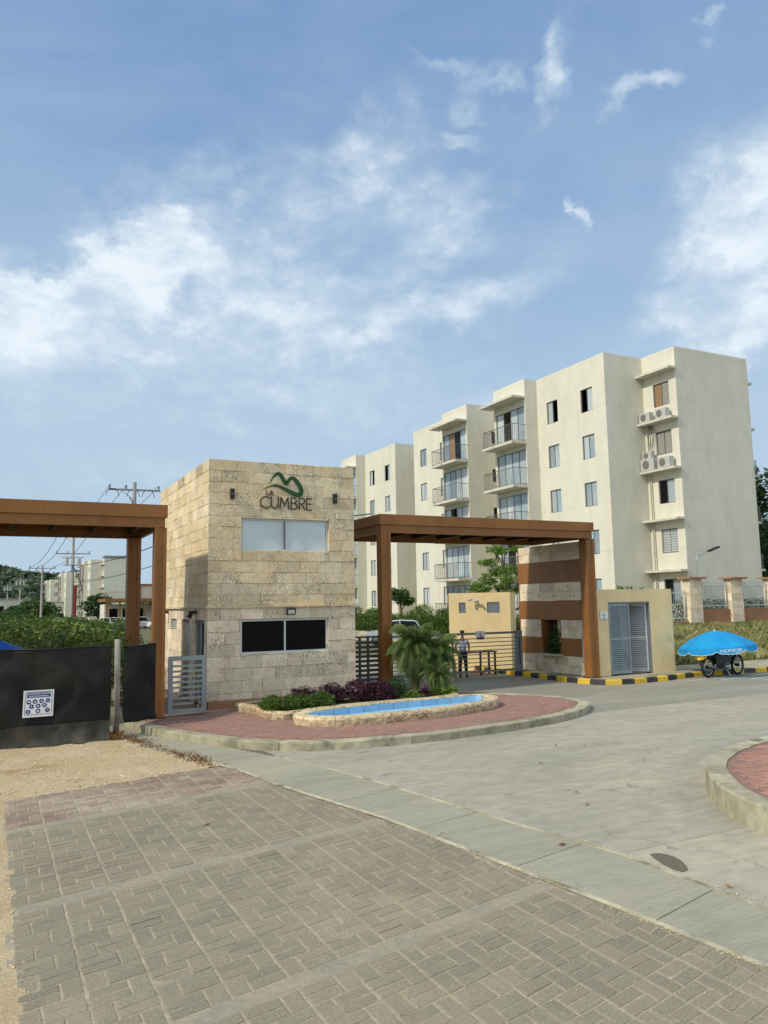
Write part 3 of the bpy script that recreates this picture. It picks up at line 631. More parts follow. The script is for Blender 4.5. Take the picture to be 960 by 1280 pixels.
# worn white hatching on the road and a dark stain
mk = tag(MB().add([(19.55, 18.02, .006), (22.6, 18.42, .006), (22.6, 18.50, .006), (19.55, 18.12, .006)], [(0, 1, 2, 3)]).build('road_marking', 'road_paint'), kind='structure')
for pts in ([(20.9, 17.68), (24.6, 18.35), (24.6, 18.45), (20.9, 17.80)], [(21.9, 17.34), (26.2, 18.2), (26.2, 18.3), (21.9, 17.46)], [(23.3, 17.3), (27.5, 18.0), (27.5, 18.1), (23.3, 17.4)]):
    MB().add([(x, y, .006) for x, y in pts], [(0, 1, 2, 3)]).build('painted_line', 'road_paint', mk)
sp = [(6.20+.0, 6.30), (6.32, 6.22), (6.33, 6.0), (6.22, 5.80), (6.12, 5.66), (5.99, 5.60), (5.93, 5.70), (5.97, 5.92), (6.05, 6.12), (6.11, 6.28)]
sp = [(6.14+(x-6.14)*.75, 5.97+(y-5.97)*.8) for x, y in smooth_poly(sp, 2)]; sp = [(x+.015*mnoise.noise(Vector((x*30, y*30, 0))), y+.015*mnoise.noise(Vector((x*30, y*30, 7)))) for x, y in sp]
struct('stain', MB().prism(sp, .0005, .006), 'stain')
# raised ground behind the grass bank
def bank(x, y): t = max(0, min(1, (y-21.35)/3.6)); return .12 + 1.08*(t*t*(3-2*t)*.5+t*.5) + .05*mnoise.noise(Vector((x*.8, y*.8, 0)))
field('grass_bank', [(21.15, 21.3), (60, 21.3), (60, 25.3), (21.15, 25.3)], .3, bank, 'grass_ground')
struct('terrace', MB().prism([(22.0, 25.05), (70, 25.05), (70, 150), (26, 150), (26, 29), (22.0, 27)], -.06, 1.52), 'grass_ground')
struct('retaining_wall', MB().box(24.9, 25.1, 29, 110, -.06, .62), 'kerb_concrete')
struct('hedge_bed', MB().box(25.1, 26.1, 29, 110, -.06, .55), 'earth')
# hills on the horizon
def hill_h(x, y):
    a = math.atan2(x, y); d = math.hypot(x, y)
    h = 36*math.exp(-((a+.01)/.11)**2) + 23*math.exp(-((a-.12)/.05)**2) + 30*math.exp(-((a+.32)/.2)**2) + 12*math.exp(-((a-.7)/.5)**2)
    t = max(0, min(1, (d-420)/380)); t2 = max(0, min(1, (d-800)/400))
    return -2 + h*math.sin(t*PI/2)*(1-.5*t2) + 3*mnoise.noise(Vector((x*.012, y*.012, 0)))*t
hv = []; hf = []; na, nd_ = 150, 22
for i in range(na+1):
    for j in range(nd_+1):
        a = -1.2+2.6*i/na; d = 420+ (j/nd_)**1.1*900; x, y = d*math.sin(a), d*math.cos(a); hv.append((x, y, hill_h(x, y)))
for i in range(na):
    for j in range(nd_): k = i*(nd_+1)+j; hf.append((k, k+nd_+1, k+nd_+2, k+1))
struct('hills', MB().add(hv, hf), 'hill_green', True)
n_ = 16000; a = rng.uniform(-.35, .35, n_); d = rng.uniform(430, 860, n_); c = np.stack([d*np.sin(a), d*np.cos(a), np.zeros(n_)], 1)
c[:, 2] = [hill_h(p[0], p[1])+random.uniform(.5, 4.5) for p in c]
o = quads_obj('hill_forest', leaf_arrays(c, 3.2, 1.0, .9), 'hill_leaf'); o['kind'] = 'stuff'

# ================================================================== wall builder with real openings
def wall_holes(mb, p0, p1, z0, z1, holes, depth=.14):
    """wall face from p0 to p1 (outside on the right hand), holes (u0,u1,za,zb) with reveals"""
    p0, p1 = Vector((*p0, 0)), Vector((*p1, 0)); U = (p1-p0); L = U.length; U.normalize(); N = Vector((U.y, -U.x, 0))
    us = sorted({0, L} | {h[0] for h in holes} | {h[1] for h in holes}); zs = sorted({z0, z1} | {h[2] for h in holes} | {h[3] for h in holes})
    P = lambda u, z, d=0: tuple(p0+U*u+Z*z-N*d)
    for i in range(len(us)-1):
        for j in range(len(zs)-1):
            um, zm = (us[i]+us[i+1])/2, (zs[j]+zs[j+1])/2
            if any(h[0] < um < h[1] and h[2] < zm < h[3] for h in holes): continue
            mb.add([P(us[i], zs[j]), P(us[i+1], zs[j]), P(us[i+1], zs[j+1]), P(us[i], zs[j+1])], [(0, 1, 2, 3)])
    for (a, b, c, d) in holes:
        mb.add([P(a, c), P(b, c), P(b, d), P(a, d), P(a, c, depth), P(b, c, depth), P(b, d, depth), P(a, d, depth)],
               [(0, 1, 5, 4), (1, 2, 6, 5), (2, 3, 7, 6), (3, 0, 4, 7)])
    return p0, U, N
def window(parent, O, U, N, u0, u1, z0, z1, panes=2, fm='grey_frame', pm='pane', inset=.09, fw_=.045, openp=(), mats=None, name='window', sill=False):
    mb = MB(); n0, n1 = -inset-.03, -inset+.03
    for (a, b, c, d) in ((u0, u1, z0, z0+fw_), (u0, u1, z1-fw_, z1), (u0, u0+fw_, z0+fw_, z1-fw_), (u1-fw_, u1, z0+fw_, z1-fw_)):
        mb.fbox(O, U, Z, N, a+.002, b-.002, c+.002, d-.002, n0, n1)
    pw = (u1-u0-2*fw_)/panes
    for k in range(1, panes): mb.fbox(O, U, Z, N, u0+fw_+k*pw-.022, u0+fw_+k*pw+.022, z0+fw_, z1-fw_, n0, n1)
    w = mb.build(name, fm, parent)
    for k in range(panes):
        if k in openp: continue
        m_ = pm if mats is None else mats[k]
        MB().fbox(O, U, Z, N, u0+fw_+k*pw+.01, u0+fw_+(k+1)*pw-.01, z0+fw_, z1-fw_, -inset-.008, -inset+.008).build('pane', m_, w)
    if sill: MB().fbox(O, U, Z, N, u0-.05, u1+.05, z0-.06, z0-.004, -.1, .05).build('sill', 'cream_slab', w)
    return w

FL = [1.5, 4.2, 6.9, 9.6, 12.3]      # floor levels
def apartment(label, near=True, seed=1):
    rd = random.Random(seed)
    A = thing('apartment_building', label, 'building', (29.77, 31.67, 1.5), 'five storey cream apartment blocks')
    off = Vector((-29.77, -31.67, -1.5))
    mb = MB(); wins = []; doors = []
    poly = [(32.58, 29.28), (38.34, 29.28), (38.34, 55.85), (32.58, 55.85), (32.58, 53.46), (29.77, 53.46), (29.77, 47.50), (28.84, 47.50), (28.84, 44.18), (31.6, 44.18), (31.6, 40.95), (28.84, 40.95), (28.84, 37.63), (29.77, 37.63), (29.77, 31.67), (32.58, 31.67)]
    H = {i: [] for i in range(len(poly))}
    for k, f in enumerate(FL):
        z0, z1 = f+.93, f+2.28
        # west facades: travel southwards, u from the far end
        for e, yt, cs in ((5, 53.46, ((33.19+.0, 0), (36.22, 0))), (13, 37.63, ((33.19, 0), (36.22, 0)))):
            for cy_, _ in cs:
                y_ = cy_ if e == 13 else 85.13-cy_
                u = yt-(y_+.5); H[e].append((u, u+1.0, z0, z1)); wins.append((e, u, u+1.0, z0, z1, 'w', k, y_))
        H[11].append((.22, 3.22, f+.08, f+2.28)); doors.append((11, .22, 3.22, f+.08, f+2.28, k)); H[7].append((.1, 3.1, f+.08, f+2.28)); doors.append((7, .1, 3.1, f+.08, f+2.28, k))
        H[15].append((31.67-30.92, 31.67-29.79, f+.87, f+2.17)); wins.append((15, .75, 1.88, f+.87, f+2.17, 'r', k, 30.3))
        H[8].append((2.0, 2.5, f+1.3, f+2.2)); wins.append((8, 2.0, 2.5, f+1.3, f+2.2, 's', k, 44))
    T = 16.25
    fr = {}
    for i in range(len(poly)):
        a, b = poly[i], poly[(i+1) % len(poly)]
        fr[i] = wall_holes(mb, (a[0]+off.x, a[1]+off.y), (b[0]+off.x, b[1]+off.y), -.4, T+off.z, [(h[0], h[1], h[2]+off.z, h[3]+off.z) for h in H[i]])
    pp = [(p[0]+off.x, p[1]+off.y) for p in poly]; ip = offset(pp, .15)
    mb.ring(pp, ip, T+off.z-.001, T+off.z, T+off.z-.5); mb.build('wall', 'cream_wall', A)
    MB().prism(ip, T+off.z-.7, T+off.z-.5).build('roof', 'roof_grey', A)
    MB().prism(offset(pp, .4), -.3, .05).build('ground_floor', 'roof_grey', A)
    for k in range(1, 5): MB().prism(offset(pp, .35), FL[k]-1.5-.15, FL[k]-1.5).build('floor_slab', 'roof_grey', A)
    MB().ring([(a[0]+.0, a[1]) for a in offset(pp, -.03)], offset(pp, .01), -.35, .0).build('stone_plinth', 'rim_stone', A)
    for (e, u0, u1, z0, z1, ty, k, yc) in wins:
        O, U, N = fr[e]; z0 += off.z; z1 += off.z
        if ty == 's': window(A, O, U, N, u0, u1, z0, z1, 1, 'bronze_frame', 'pane_dark'); continue
        if ty == 'r':
            if k == 4: window(A, O, U, N, u0, u1, z0, z1, 2, 'bronze_frame', 'pane', mats=['pane_brown', 'roof_grey'])
            elif k == 3: window(A, O, U, N, u0, u1, z0, z1, 2, 'bronze_frame', 'roof_grey')
            elif k == 1:
                w_ = window(A, O, U, N, u0, u1, z0, z1, 2, 'grey_frame', 'pane_curtain'); lb = MB()
                for q_ in range(9): lb.fbox(O, U, Z, N, u0+.05, u1-.05, z0+.08+q_*.135, z0+.10+q_*.135, -.08, -.05)
                lb.build('security_bars', 'white_frame', w_)
            else: window(A, O, U, N, u0, u1, z0, z1, 2, 'bronze_frame', 'pane_dark', mats=['pane_dark', 'pane'])
            continue
        op = (); mm = None
        if near and k == 4 and yc < 37: op = (0,) if yc < 34.5 else (1,)
        if near and yc < 37 and k == 4: mm = ['pane_curtain', 'pane_curtain']
        elif rd.random() < .45: mm = ['pane_curtain', rd.choice(['pane_curtain', 'pane'])]
        window(A, O, U, N, u0, u1, z0, z1, 2, 'bronze_frame', 'pane', openp=op, mats=mm)
    for (e, u0, u1, z0, z1, k) in doors:
        O, U, N = fr[e]
        d = window(A, O, U, N, u0, u1, z0+off.z, z1+off.z, 4, 'bronze_frame', 'pane', openp=() if (k+e) % 3 else (1,), mats=[rd.choice(['pane_curtain', 'pane_curtain', 'pane']) for _ in range(4)] if not (e == 7 and k == 4) else ['pane', 'pane_brown', 'pane_dark', 'pane'], name='balcony_door', fw_=.04)
        ya, yb = (37.63, 40.62) if e == 11 else (44.18, 47.17); ex = 0 if e == 11 else 0
        f = z0-.08
        b_ = MB().box(27.80+off.x, 28.835+off.x, ya+off.y+.002, yb+off.y+.25, f-.13+off.z, f+off.z+.03).build('balcony_slab', 'cream_slab', A)
        rl = MB(); zt = f+1.08+off.z; zb = f+.10+off.z; xo = 27.86+off.x; y0_, y1_ = ya+.05+off.y, yb+.20+off.y; xi = 28.83+off.x
        rl.tube([(xi, y0_, zt), (xo, y0_, zt), (xo, y1_, zt), (xi, y1_, zt)], .022, 5); rl.tube([(xi, y0_, zb), (xo, y0_, zb), (xo, y1_, zb), (xi, y1_, zb)], .015, 4)
        nb = 22
        for q_ in range(nb+1):
            y = y0_+(y1_-y0_)*q_/nb; r_ = .02 if q_ in (0, nb//2, nb) else .011; rl.tube([(xo, y, zb-(.08 if r_ > .01 else 0)), (xo, y, zt)], r_, 4, False)
        for q_ in range(1, 6):
            x = xo+(xi-xo)*q_/6
            for y in (y0_, y1_): rl.tube([(x, y, zb), (x, y, zt)], .008, 4, False)
        rl.build('railing', 'railing', b_)
    for ya, yb, ex in ((37.63, 40.8, 1.6), (44.18, 47.4, 1.4)):
        MB().add([(27.9+off.x, ya+.002+off.y, 15.04+off.z), (28.83+off.x, ya+.002+off.y, 15.04+off.z), (28.83+off.x, yb+off.y, 15.04+off.z), (28.83+off.x, yb+ex*.3+off.y, 15.04+off.z), (27.9+off.x, yb+ex*.3+off.y, 15.04+off.z)]+
                 [(27.9+off.x, ya+.002+off.y, 15.16+off.z), (28.83+off.x, ya+.002+off.y, 15.16+off.z), (28.83+off.x, yb+off.y, 15.16+off.z), (28.83+off.x, yb+ex*.3+off.y, 15.16+off.z), (27.9+off.x, yb+ex*.3+off.y, 15.16+off.z)],
                 [(4, 3, 2, 1, 0), (5, 6, 7, 8, 9)]+[(i, (i+1) % 5, (i+1) % 5+5, i+5) for i in range(5)]).build('canopy_slab', 'cream_slab', A)
    for zt in (15.10, 12.35, 9.62, 6.9, 4.15):
        MB().box(32.0+off.x, 32.575+off.x, 29.2+off.y, 31.66+off.y, zt-.12+off.z, zt+off.z).build('ledge', 'cream_slab', A)
    for zt in (14.98, 12.28, 9.58, 6.88, 4.2):
        b_ = MB().box(38.345+off.x, 38.95+off.x, 29.5+off.y, 32.3+off.y, zt-.13+off.z, zt+off.z).build('balcony_slab', 'cream_slab', A)
        if zt < 12: 
            rl = MB()
            for q_ in range(8): rl.tube([(38.4+off.x+q_*.07, 29.55+off.y, zt+off.z), (38.4+off.x+q_*.07, 29.55+off.y, zt+.8+off.z)], .012, 4)
            rl.tube([(38.36+off.x, 29.55+off.y, zt+.8+off.z), (38.92+off.x, 29.55+off.y, zt+.8+off.z)], .02, 4); rl.build('railing', 'railing', b_)
    dp = MB().tube([(32.50+off.x, 31.45+off.y, 0), (32.50+off.x, 31.45+off.y, 12.2+off.z)], .04, 6).tube([(32.50+off.x, 31.33+off.y, 0), (32.50+off.x, 31.33+off.y, 9.4+off.z)], .03, 6)
    dp.build('downpipe', 'cream_slab', A)
    return A
bA = apartment('nearest and tallest cream five storey block, air conditioners on its corner ledges')
bB = copy_tree(bA); bB['label'] = 'cream five storey block half hidden behind the stone gatehouse and the nearest block'
bB.location = (30.3, 57.7, 1.5)
for ch in list(bB.children):       # closed windows everywhere on the copy
    pass
for lab, loc in (('cream block seen through the gap between the two left canopy posts', (24.6, 108, .9)),
                 ('far cream block with blank end wall above the brown roofed clubhouse', (20.9, 197.5, -.4)),
                 ('farther cream block with dark balconies left of the blank end wall', (18.6, 236, -1.6)),
                 ('farthest narrow cream block at the foot of the hill', (17.6, 285, -2.0))):
    b_ = copy_tree(bA); b_['label'] = lab; b_.location = loc
# small roof house on the far block
st_ = thing('stair_house', 'small flat grey stair house on top of the far cream block', 'roof room', (22.6, 197, 13.95))
MB().box(1.8, 6.2, 0, 3, 0, 1.0).build('wall', 'cream_wall', st_); MB().box(1.2, 6.8, -.6, 3.6, 1.0, 1.35).build('roof', 'roof_grey', st_)

# air conditioners on the ledges of the corner
def ac(x, y, z, label, s=1.0):
    t = thing('air_conditioner', label, 'air conditioner', (x, y, z), 'air conditioners on the corner ledges')
    w, h, d = .76*s, .54*s, .32*s
    MB().box(-d/2, d/2, -w/2, w/2, .03, h).build('casing', 'ac_white', t)
    MB().torus((-d/2-.01, .08*s, h/2+.02), (1, 0, 0), .185*s, .010, 16, 4).build('fan_guard', 'railing', t)
    MB().tube([(-d/2-.004, .08*s, h/2+.02), (-d/2+.02, .08*s, h/2+.02)], .175*s, 14).build('fan', 'railing', t)
    for q_ in (-1, 1): MB().box(-d/2, d/2, q_*w*.35-.03, q_*w*.35+.03, 0, .03).build('foot', 'railing', t)
ac(32.25, 31.2, 12.35, 'left air conditioner on the upper corner ledge below the brown window')
ac(32.25, 30.05, 12.35, 'right air conditioner on the upper corner ledge below the brown window')
ac(32.25, 31.15, 9.62, 'large air conditioner on the lower ledge carrying a smaller one', 1.25)
ac(32.25, 30.0, 9.62, 'air conditioner alone at the right end of the lower ledge', 1.1)
ac(32.25, 31.2, 10.25, 'small air conditioner stacked on the larger one, beside the pipes', .85)
hs = MB()
for a_ in (0, .14, .3): hs.tube([(32.5, 31.3-a_*.6, 12.2), (32.42, 31.2-a_, 11.9), (32.45, 31.35-a_*1.2, 11.3), (32.4, 31.25-a_*.8, 10.9)], .03, 5)
tag(hs.build('refrigerant_hoses', 'railing'), 'grey hoses hanging between the two corner ledges above the stacked air conditioner', 'hoses')

# ================================================================== gatehouse tower
TX0, TX1, TY0, TY1, TZ0, TZ1 = 4.76, 8.76, 19.16, 25.4, .15, 6.32
tw = thing('gatehouse', 'two storey stone clad gatehouse tower with a green mountain emblem and dark ribbon windows', 'gatehouse', (TX0, TY0, TZ0))
wo = Vector((-TX0, -TY0, -TZ0))
core = MB(); ci = .05
FH = [(5.605, 7.965, 1.415, 2.265), (5.612, 8.0, 4.015, 4.84)]
LH = [(19.5, 20.56, .16, 2.25), (21.15, 22.09, .16, 2.25), (22.72, 23.54, 1.98, 2.27)]
fx = [(a-(TX0+ci), b-(TX0+ci), c-TZ0, d-TZ0) for a, b, c, d in FH]
lf = [(TY1-ci-b, TY1-ci-a, c-TZ0, d-TZ0) for a, b, c, d in LH]
q0, q1, q2, q3 = (ci, ci), (4.0-ci, ci), (4.0-ci, TY1-TY0-ci), (ci, TY1-TY0-ci)
F1 = wall_holes(core, q0, q1, -.05, TZ1-TZ0-.04, fx, .12); wall_holes(core, q1, q2, -.05, TZ1-TZ0-.04, []); wall_holes(core, q2, q3, -.05, TZ1-TZ0-.04, [])
F2 = wall_holes(core, q3, q0, -.05, TZ1-TZ0-.04, lf, .14); core.add([(ci, ci, 5.7), (3.95, ci, 5.7), (3.95, 6.19, 5.7), (ci, 6.19, 5.7)], [(0, 1, 2, 3)])
core.build('wall', 'mortar', tw)
def clad(parent, O, U, N, L, zA, zB, holes, m='coral_stone', hz=.285, wr=(.38, .76), t=(.035, .05), name='stone_block', first=0, mats=None):
    n = round((zB-zA)/hz); hz = (zB-zA)/n; g = .0022
    for r_ in range(n):
        z0, z1 = zA+r_*hz, zA+(r_+1)*hz; u = 0; cuts = [0]
        while True:
            u += random.uniform(*wr) if not (u == 0 and r_ % 2) else random.uniform(*wr)*.6
            if u > L-wr[0]*.6: break
            cuts.append(u)
        cuts.append(L)
        for a, b in zip(cuts, cuts[1:]):
            pcs = [(a, b, z0, z1)]
            for h in holes:
                new = []
                for (p, q, c, d) in pcs:
                    if q <= h[0] or p >= h[1] or d <= h[2] or c >= h[3]: new.append((p, q, c, d)); continue
                    if p < h[0]: new.append((p, h[0], c, d))
                    if q > h[1]: new.append((h[1], q, c, d))
                    if c < h[2]: new.append((max(p, h[0]), min(q, h[1]), c, h[2]))
                    if d > h[3]: new.append((max(p, h[0]), min(q, h[1]), h[3], d))
                pcs = new
            for (p, q, c, d) in pcs:
                if q-p < .03 or d-c < .025: continue
                MB().cham(O, U, Z, N, p+g, q-g, c+g, d-g, -.01, random.uniform(*t), .006).build(name, (mats(r_, c) if mats else m), parent)
tl = lambda r_, z: 'coral_pale' if z < 2.42-.05 else 'coral_weathered' if z > 6.17-.30 and random.random() < .2 else 'coral_stone'
O1 = Vector((0, ci, 0)); FHo = [(a-TX0, b-TX0, c-TZ0, d-TZ0) for a, b, c, d in FH]
clad(tw, O1, X, -Y, 4.0, 0.02, 2.42, FHo, mats=tl); clad(tw, O1, X, -Y, 4.0, 2.45, 6.17, FHo, mats=tl)
O2 = Vector((ci, TY1-TY0, 0)); LHo = [(TY1-b, TY1-a, c-TZ0, d-TZ0) for a, b, c, d in LH]
clad(tw, O2, -Y, -X, TY1-TY0-.052, 0.02, 2.42, LHo, mats=tl, wr=(.5, .95)); clad(tw, O2, -Y, -X, TY1-TY0-.052, 2.45, 6.17, LHo, mats=tl, wr=(.5, .95))
MB().box(-.06, 4.06, -.06, .02, 2.415, 2.455).box(-.06, -.0, .02, 6.2, 2.415, 2.455).build('string_course', 'coral_stone', tw)
MB().box(-.02, 2.4, -.16, -.002, -.01, .17).box(-.16, -.002, -.16, .6, -.01, .17).build('plinth', 'clay_wall', tw)
window(tw, F1[0], F1[1], F1[2], fx[0][0], fx[0][1], fx[0][2], fx[0][3], 2, 'white_frame', 'pane_dark', inset=.03, fw_=.045)
MB().box(1.98, 2.02, -.012, .02, 4.055-TZ0, 4.80-TZ0).build('mullion_gap', 'bronze_frame', tw)
wu = window(tw, F1[0], F1[1], F1[2], fx[1][0], fx[1][1], fx[1][2], fx[1][3], 2, 'white_frame', 'blind', inset=.05, fw_=.04)
for k, (a, b, c, d) in enumerate(lf[:2]): window(tw, F2[0], F2[1], F2[2], a, b, c, d, 3 if k == 0 else 2, 'grey_frame', 'pane_dark' if k == 0 else 'louvre', inset=.09, fw_=.07, name='door', mats=['louvre', 'pane_dark', 'louvre'][:3 if k == 0 else 2])
a, b, c, d = lf[2]; vt = MB()
for k in range(5): vt.fbox(F2[0], F2[1], Z, F2[2], a, b, c+.02+k*.055, c+.05+k*.055, -.08, -.01)
vt.build('vent_grille', 'louvre_pale', tw)
# emblem: swooping green ridge line, then thin dark letters
def ribbon(pts, wd, y, t, name, m, parent):
    mb = MB(); n = len(pts); L_ = []; Rr = []
    for i in range(n):
        a, b = Vector(pts[max(0, i-1)]), Vector(pts[min(n-1, i+1)]); d = (b-a).normalized(); nn = Vector((-d.y, d.x)); w = wd[i]/2
        L_.append(Vector(pts[i])+nn*w); Rr.append(Vector(pts[i])-nn*w)
    k = 0
    for s_, yy_ in ((0, y), (1, y-t)): mb.v += [(p.x, yy_, p.y) for p in L_]+[(p.x, yy_, p.y) for p in Rr]
    for i in range(n-1):
        mb.f += [(i, i+1, n+i+1, n+i), (2*n+i, 3*n+i, 3*n+i+1, 2*n+i+1), (i, 2*n+i, 2*n+i+1, i+1), (n+i, n+i+1, 3*n+i+1, 3*n+i)]
    return mb.build(name, m, parent)
def interp(P, per=6):
    out_ = []
    for i in range(len(P)-1):
        p0, p1, p2, p3 = [Vector(P[max(0, min(len(P)-1, j))]) for j in (i-1, i, i+1, i+2)]
        for k in range(per):
            t = k/per; out_.append(tuple(.5*((2*p1)+(-p0+p2)*t+(2*p0-5*p1+4*p2-p3)*t*t+(-p0+3*p1-3*p2+p3)*t**3)))
    out_.append(tuple(P[-1])); return out_
ridge = [(6.345, 5.76, .008), (6.43, 5.905, .035), (6.52, 6.005, .075), (6.60, 6.035, .09), (6.675, 5.985, .095), (6.745, 5.86, .10), (6.81, 5.79, .10), (6.89, 5.885, .09), (6.965, 5.945, .085), (7.07, 5.895, .10), (7.17, 5.765, .11), (7.225, 5.63, .12), (7.205, 5.535, .125), (7.125, 5.50, .125), (7.0, 5.535, .11), (6.84, 5.61, .09), (6.67, 5.685, .07), (6.50, 5.715, .05), (6.34, 5.68, .03), (6.165, 5.60, .006)]
rp = interp(ridge, 5)
em = ribbon([(p[0]-TX0, p[1]-TZ0) for p in rp], [p[2] for p in rp], -.004, .018, 'emblem', 'logo_green', tw)
LZ, LX, th = -TZ0, -TX0, .027
def letter(name, strokes, th_=th):
    mb = MB()
    for st2 in strokes:
        for (a, b) in zip(st2, st2[1:]):
            a2, b2 = Vector((a[0], 0, a[1])), Vector((b[0], 0, b[1])); d = (b2-a2); l = d.length; d.normalize(); n_ = Vector((-d.z, 0, d.x))
            mb.fbox(Vector((a2.x+LX, -.06, a2.z+LZ)), d, n_, -Y, -th_*.45, l+th_*.45, -th_/2, th_/2, -.052, -.036+random.uniform(0, .001))
    mb.build(name, 'logo_black', tw)
def arc(cx, cz, rx, rz, a0, a1, n=12): return [(cx+rx*math.cos(R(a0+(a1-a0)*i/n)), cz+rz*math.sin(R(a0+(a1-a0)*i/n))) for i in range(n+1)]
b0, t0 = 5.115, 5.415
letter('letter_c', [arc(6.255, 5.265, .145, .15, 48, 312)])
letter('letter_u', [[(6.40, t0), (6.40, 5.22)]+arc(6.495, 5.22, .095, .105, 180, 360)+[(6.59, t0)]])
letter('letter_m', [[(6.635, b0), (6.67, t0), (6.76, 5.20), (6.85, t0), (6.885, b0)]])
letter('letter_b', [[(6.945, b0), (6.945, t0), (7.02, t0)]+arc(7.02, 5.345, .07, .07, 90, -90, 8)+[(6.945, 5.275)], [(7.02, 5.275)]+arc(7.03, 5.195, .085, .08, 90, -90, 8)+[(6.945, b0)]])
letter('letter_r', [[(7.17, b0), (7.17, t0), (7.24, t0)]+arc(7.24, 5.34, .075, .075, 90, -90, 8)+[(7.17, 5.265)], [(7.235, 5.265), (7.32, b0)]])
letter('letter_e', [[(7.52, t0), (7.375, t0), (7.375, b0), (7.52, b0)], [(7.375, 5.27), (7.50, 5.27)]])
letter('letter_l', [[(6.275, 5.575), (6.275, 5.465), (6.345, 5.465)]], .018)
letter('letter_a', [[(6.355, 5.462), (6.405, 5.58), (6.455, 5.462)], [(6.375, 5.50), (6.435, 5.50)]], .018)
for x0_ in (5.30, 8.12):
    l_ = MB().box(x0_-TX0+.01, x0_-TX0+.11, -.09, -.002, 5.31-TZ0, 5.57-TZ0).build('wall_light', 'black_metal', tw)
    MB().box(x0_-TX0+.03, x0_-TX0+.09, -.092, -.08, 5.42-TZ0, 5.46-TZ0).build('lens', 'bronze_frame', l_)
fl = MB().fbox(Vector((6.74-TX0, -.16, 2.38-TZ0)), X, V3(0, -.35, .94).normalized(), V3(0, -.94, -.35).normalized(), 0, .24, 0, .17, -.02, .05).box(6.84-TX0, 6.88-TX0, -.14, -.0, 2.42-TZ0, 2.50-TZ0).build('floodlight', 'black_metal', tw)
MB().fbox(Vector((6.74-TX0, -.16, 2.38-TZ0)), X, V3(0, -.35, .94).normalized(), V3(0, -.94, -.35).normalized(), .03, .21, .03, .14, .045, .056).build('lens', 'lamp_glass', fl)
for y_ in (23.9, 20.3): MB().box(-.20, -.01, y_-TY0-.05, y_-TY0+.05, 2.28, 2.36).tube([(-.14, y_-TY0, 2.29), (-.20, y_-TY0, 2.18)], [.05, .07], 8).build('wall_lamp', 'black_metal', tw)

# ================================================================== brown steel canopies
def canopy(name, label, x0, x1, y0, y1, zt, zb, posts, side='r'):
    t = thing(name, label, 'canopy', (x0, y0, .15)); o = Vector((-x0, -y0, -.15)); L, D = x1-x0, y1-y0
    zm = zt-(zt-zb)*.56; zt, zm, zb = zt-.15, zm-.15, zb-.15
    # outer fascia boards and the recessed lower band
    e = .003
    for (a, b, c, d) in ((0, L, 0, .10), (0, L, D-.10, D), (0, .10, .10+e, D-.10-e), (L-.10, L, .10+e, D-.10-e)):
        k_ = max(1, round((b-a)/2.6)); 
        for q in range(k_): MB().box(a+(b-a)*q/k_+(.003 if q else 0), a+(b-a)*(q+1)/k_, c, d, zm, zt).build('fascia', 'brown_paint', t)
    for (a, b, c, d) in ((.05, L-.05, .045, .14), (.05, L-.05, D-.14, D-.045), (.05, .14, .14+e, D-.14-e), (L-.14, L-.05, .14+e, D-.14-e)):
        MB().box(a, b, c, d, zb, zm-.004).build('beam', 'brown_paint', t)
    MB().box(.105, L-.105, .105, D-.105, zt-.06, zt-.02).build('roof_sheet', 'brown_dark_shade', t)  # dark colour carries the shade under the roof
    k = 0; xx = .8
    while xx < L-.3: MB().box(xx, xx+.10, .145, D-.145, zm-.10, zt-.065).build('joist', 'brown_dark_shade', t); xx += .95
    for (px, py, s) in posts:
        a, b, w = px-x0, py-y0, s/2
        # built-up steel post: web box with proud flanges
        MB().box(a-w+.02, a+w-.02, b-w+.02, b+w-.02, 0, zb-.001).box(a-w, a-w*.45, b-w, b+w, 0, zb-.001).box(a+w*.45, a+w, b-w, b+w, 0, zb-.001).build('post', 'brown_paint', t)
        MB().box(a-w-.04, a+w+.04, b-w-.04, b+w+.04, -.02, .012).build('base_plate', 'brown_dark_shade', t)
    return t
canopy('entrance_canopy', 'brown steel canopy left of the stone tower, in front of the power lines', -4.3, 3.57, 18.15, 21.5, 4.96, 4.44, [(3.43, 18.33, .27), (3.31, 21.25, .33), (-4.1, 18.33, .27), (-4.1, 21.2, .27)])
canopy('entrance_canopy', 'brown steel canopy on the right, spanning from the tower to the striped gate wall', 9.66, 17.42, 19.38, 22.6, 5.12, 4.60, [(9.82, 19.50, .30), (17.35, 19.68, .34), (9.82, 22.4, .3)])
# striped gate wall: brown panels, stone strips and a planting niche
gw = thing('gate_wall', 'brown wall with four pale stone strips and a planted niche under the right canopy', 'wall', (17.35, 19.99, .15))
y0, y1 = 0.0, 3.42; wt = .34
def gbox(name, m, ya, yb, za, zb, out_=0.): return MB().box(-out_, wt+out_*.0, ya-19.99, yb-19.99, za-.15, zb-.15).build(name, m, gw)
gbox('panel', 'brown_paint', 19.85, 23.45, 3.23, 3.97); gbox('panel', 'brown_paint', 19.85, 23.45, 1.96, 2.61)
gbox('panel', 'brown_paint', 19.85, 21.14, .76, 1.34); gbox('panel', 'brown_paint', 22.22, 23.45, .76, 1.34)
for ya, yb in ((19.85, 20.045), (23.375, 23.45)):
    for za, zb in ((.15, .757), (1.343, 1.957), (2.613, 3.227), (3.973, 4.56)): gbox('edge_strip', 'brown_paint', ya, yb, za, zb)
def strip_st(ya, yb, za, zb):
    MB().box(.02, wt-.02, ya-19.99, yb-19.99, za-.15+.002, zb-.15-.002).build('backing', 'mortar', gw)
    clad(gw, Vector((.02, yb-19.99, -.15)), -Y, -X, yb-ya, za, zb, [], m='coral_pale', hz=(zb-za)/2, wr=(.5, .95), t=(.03, .036))
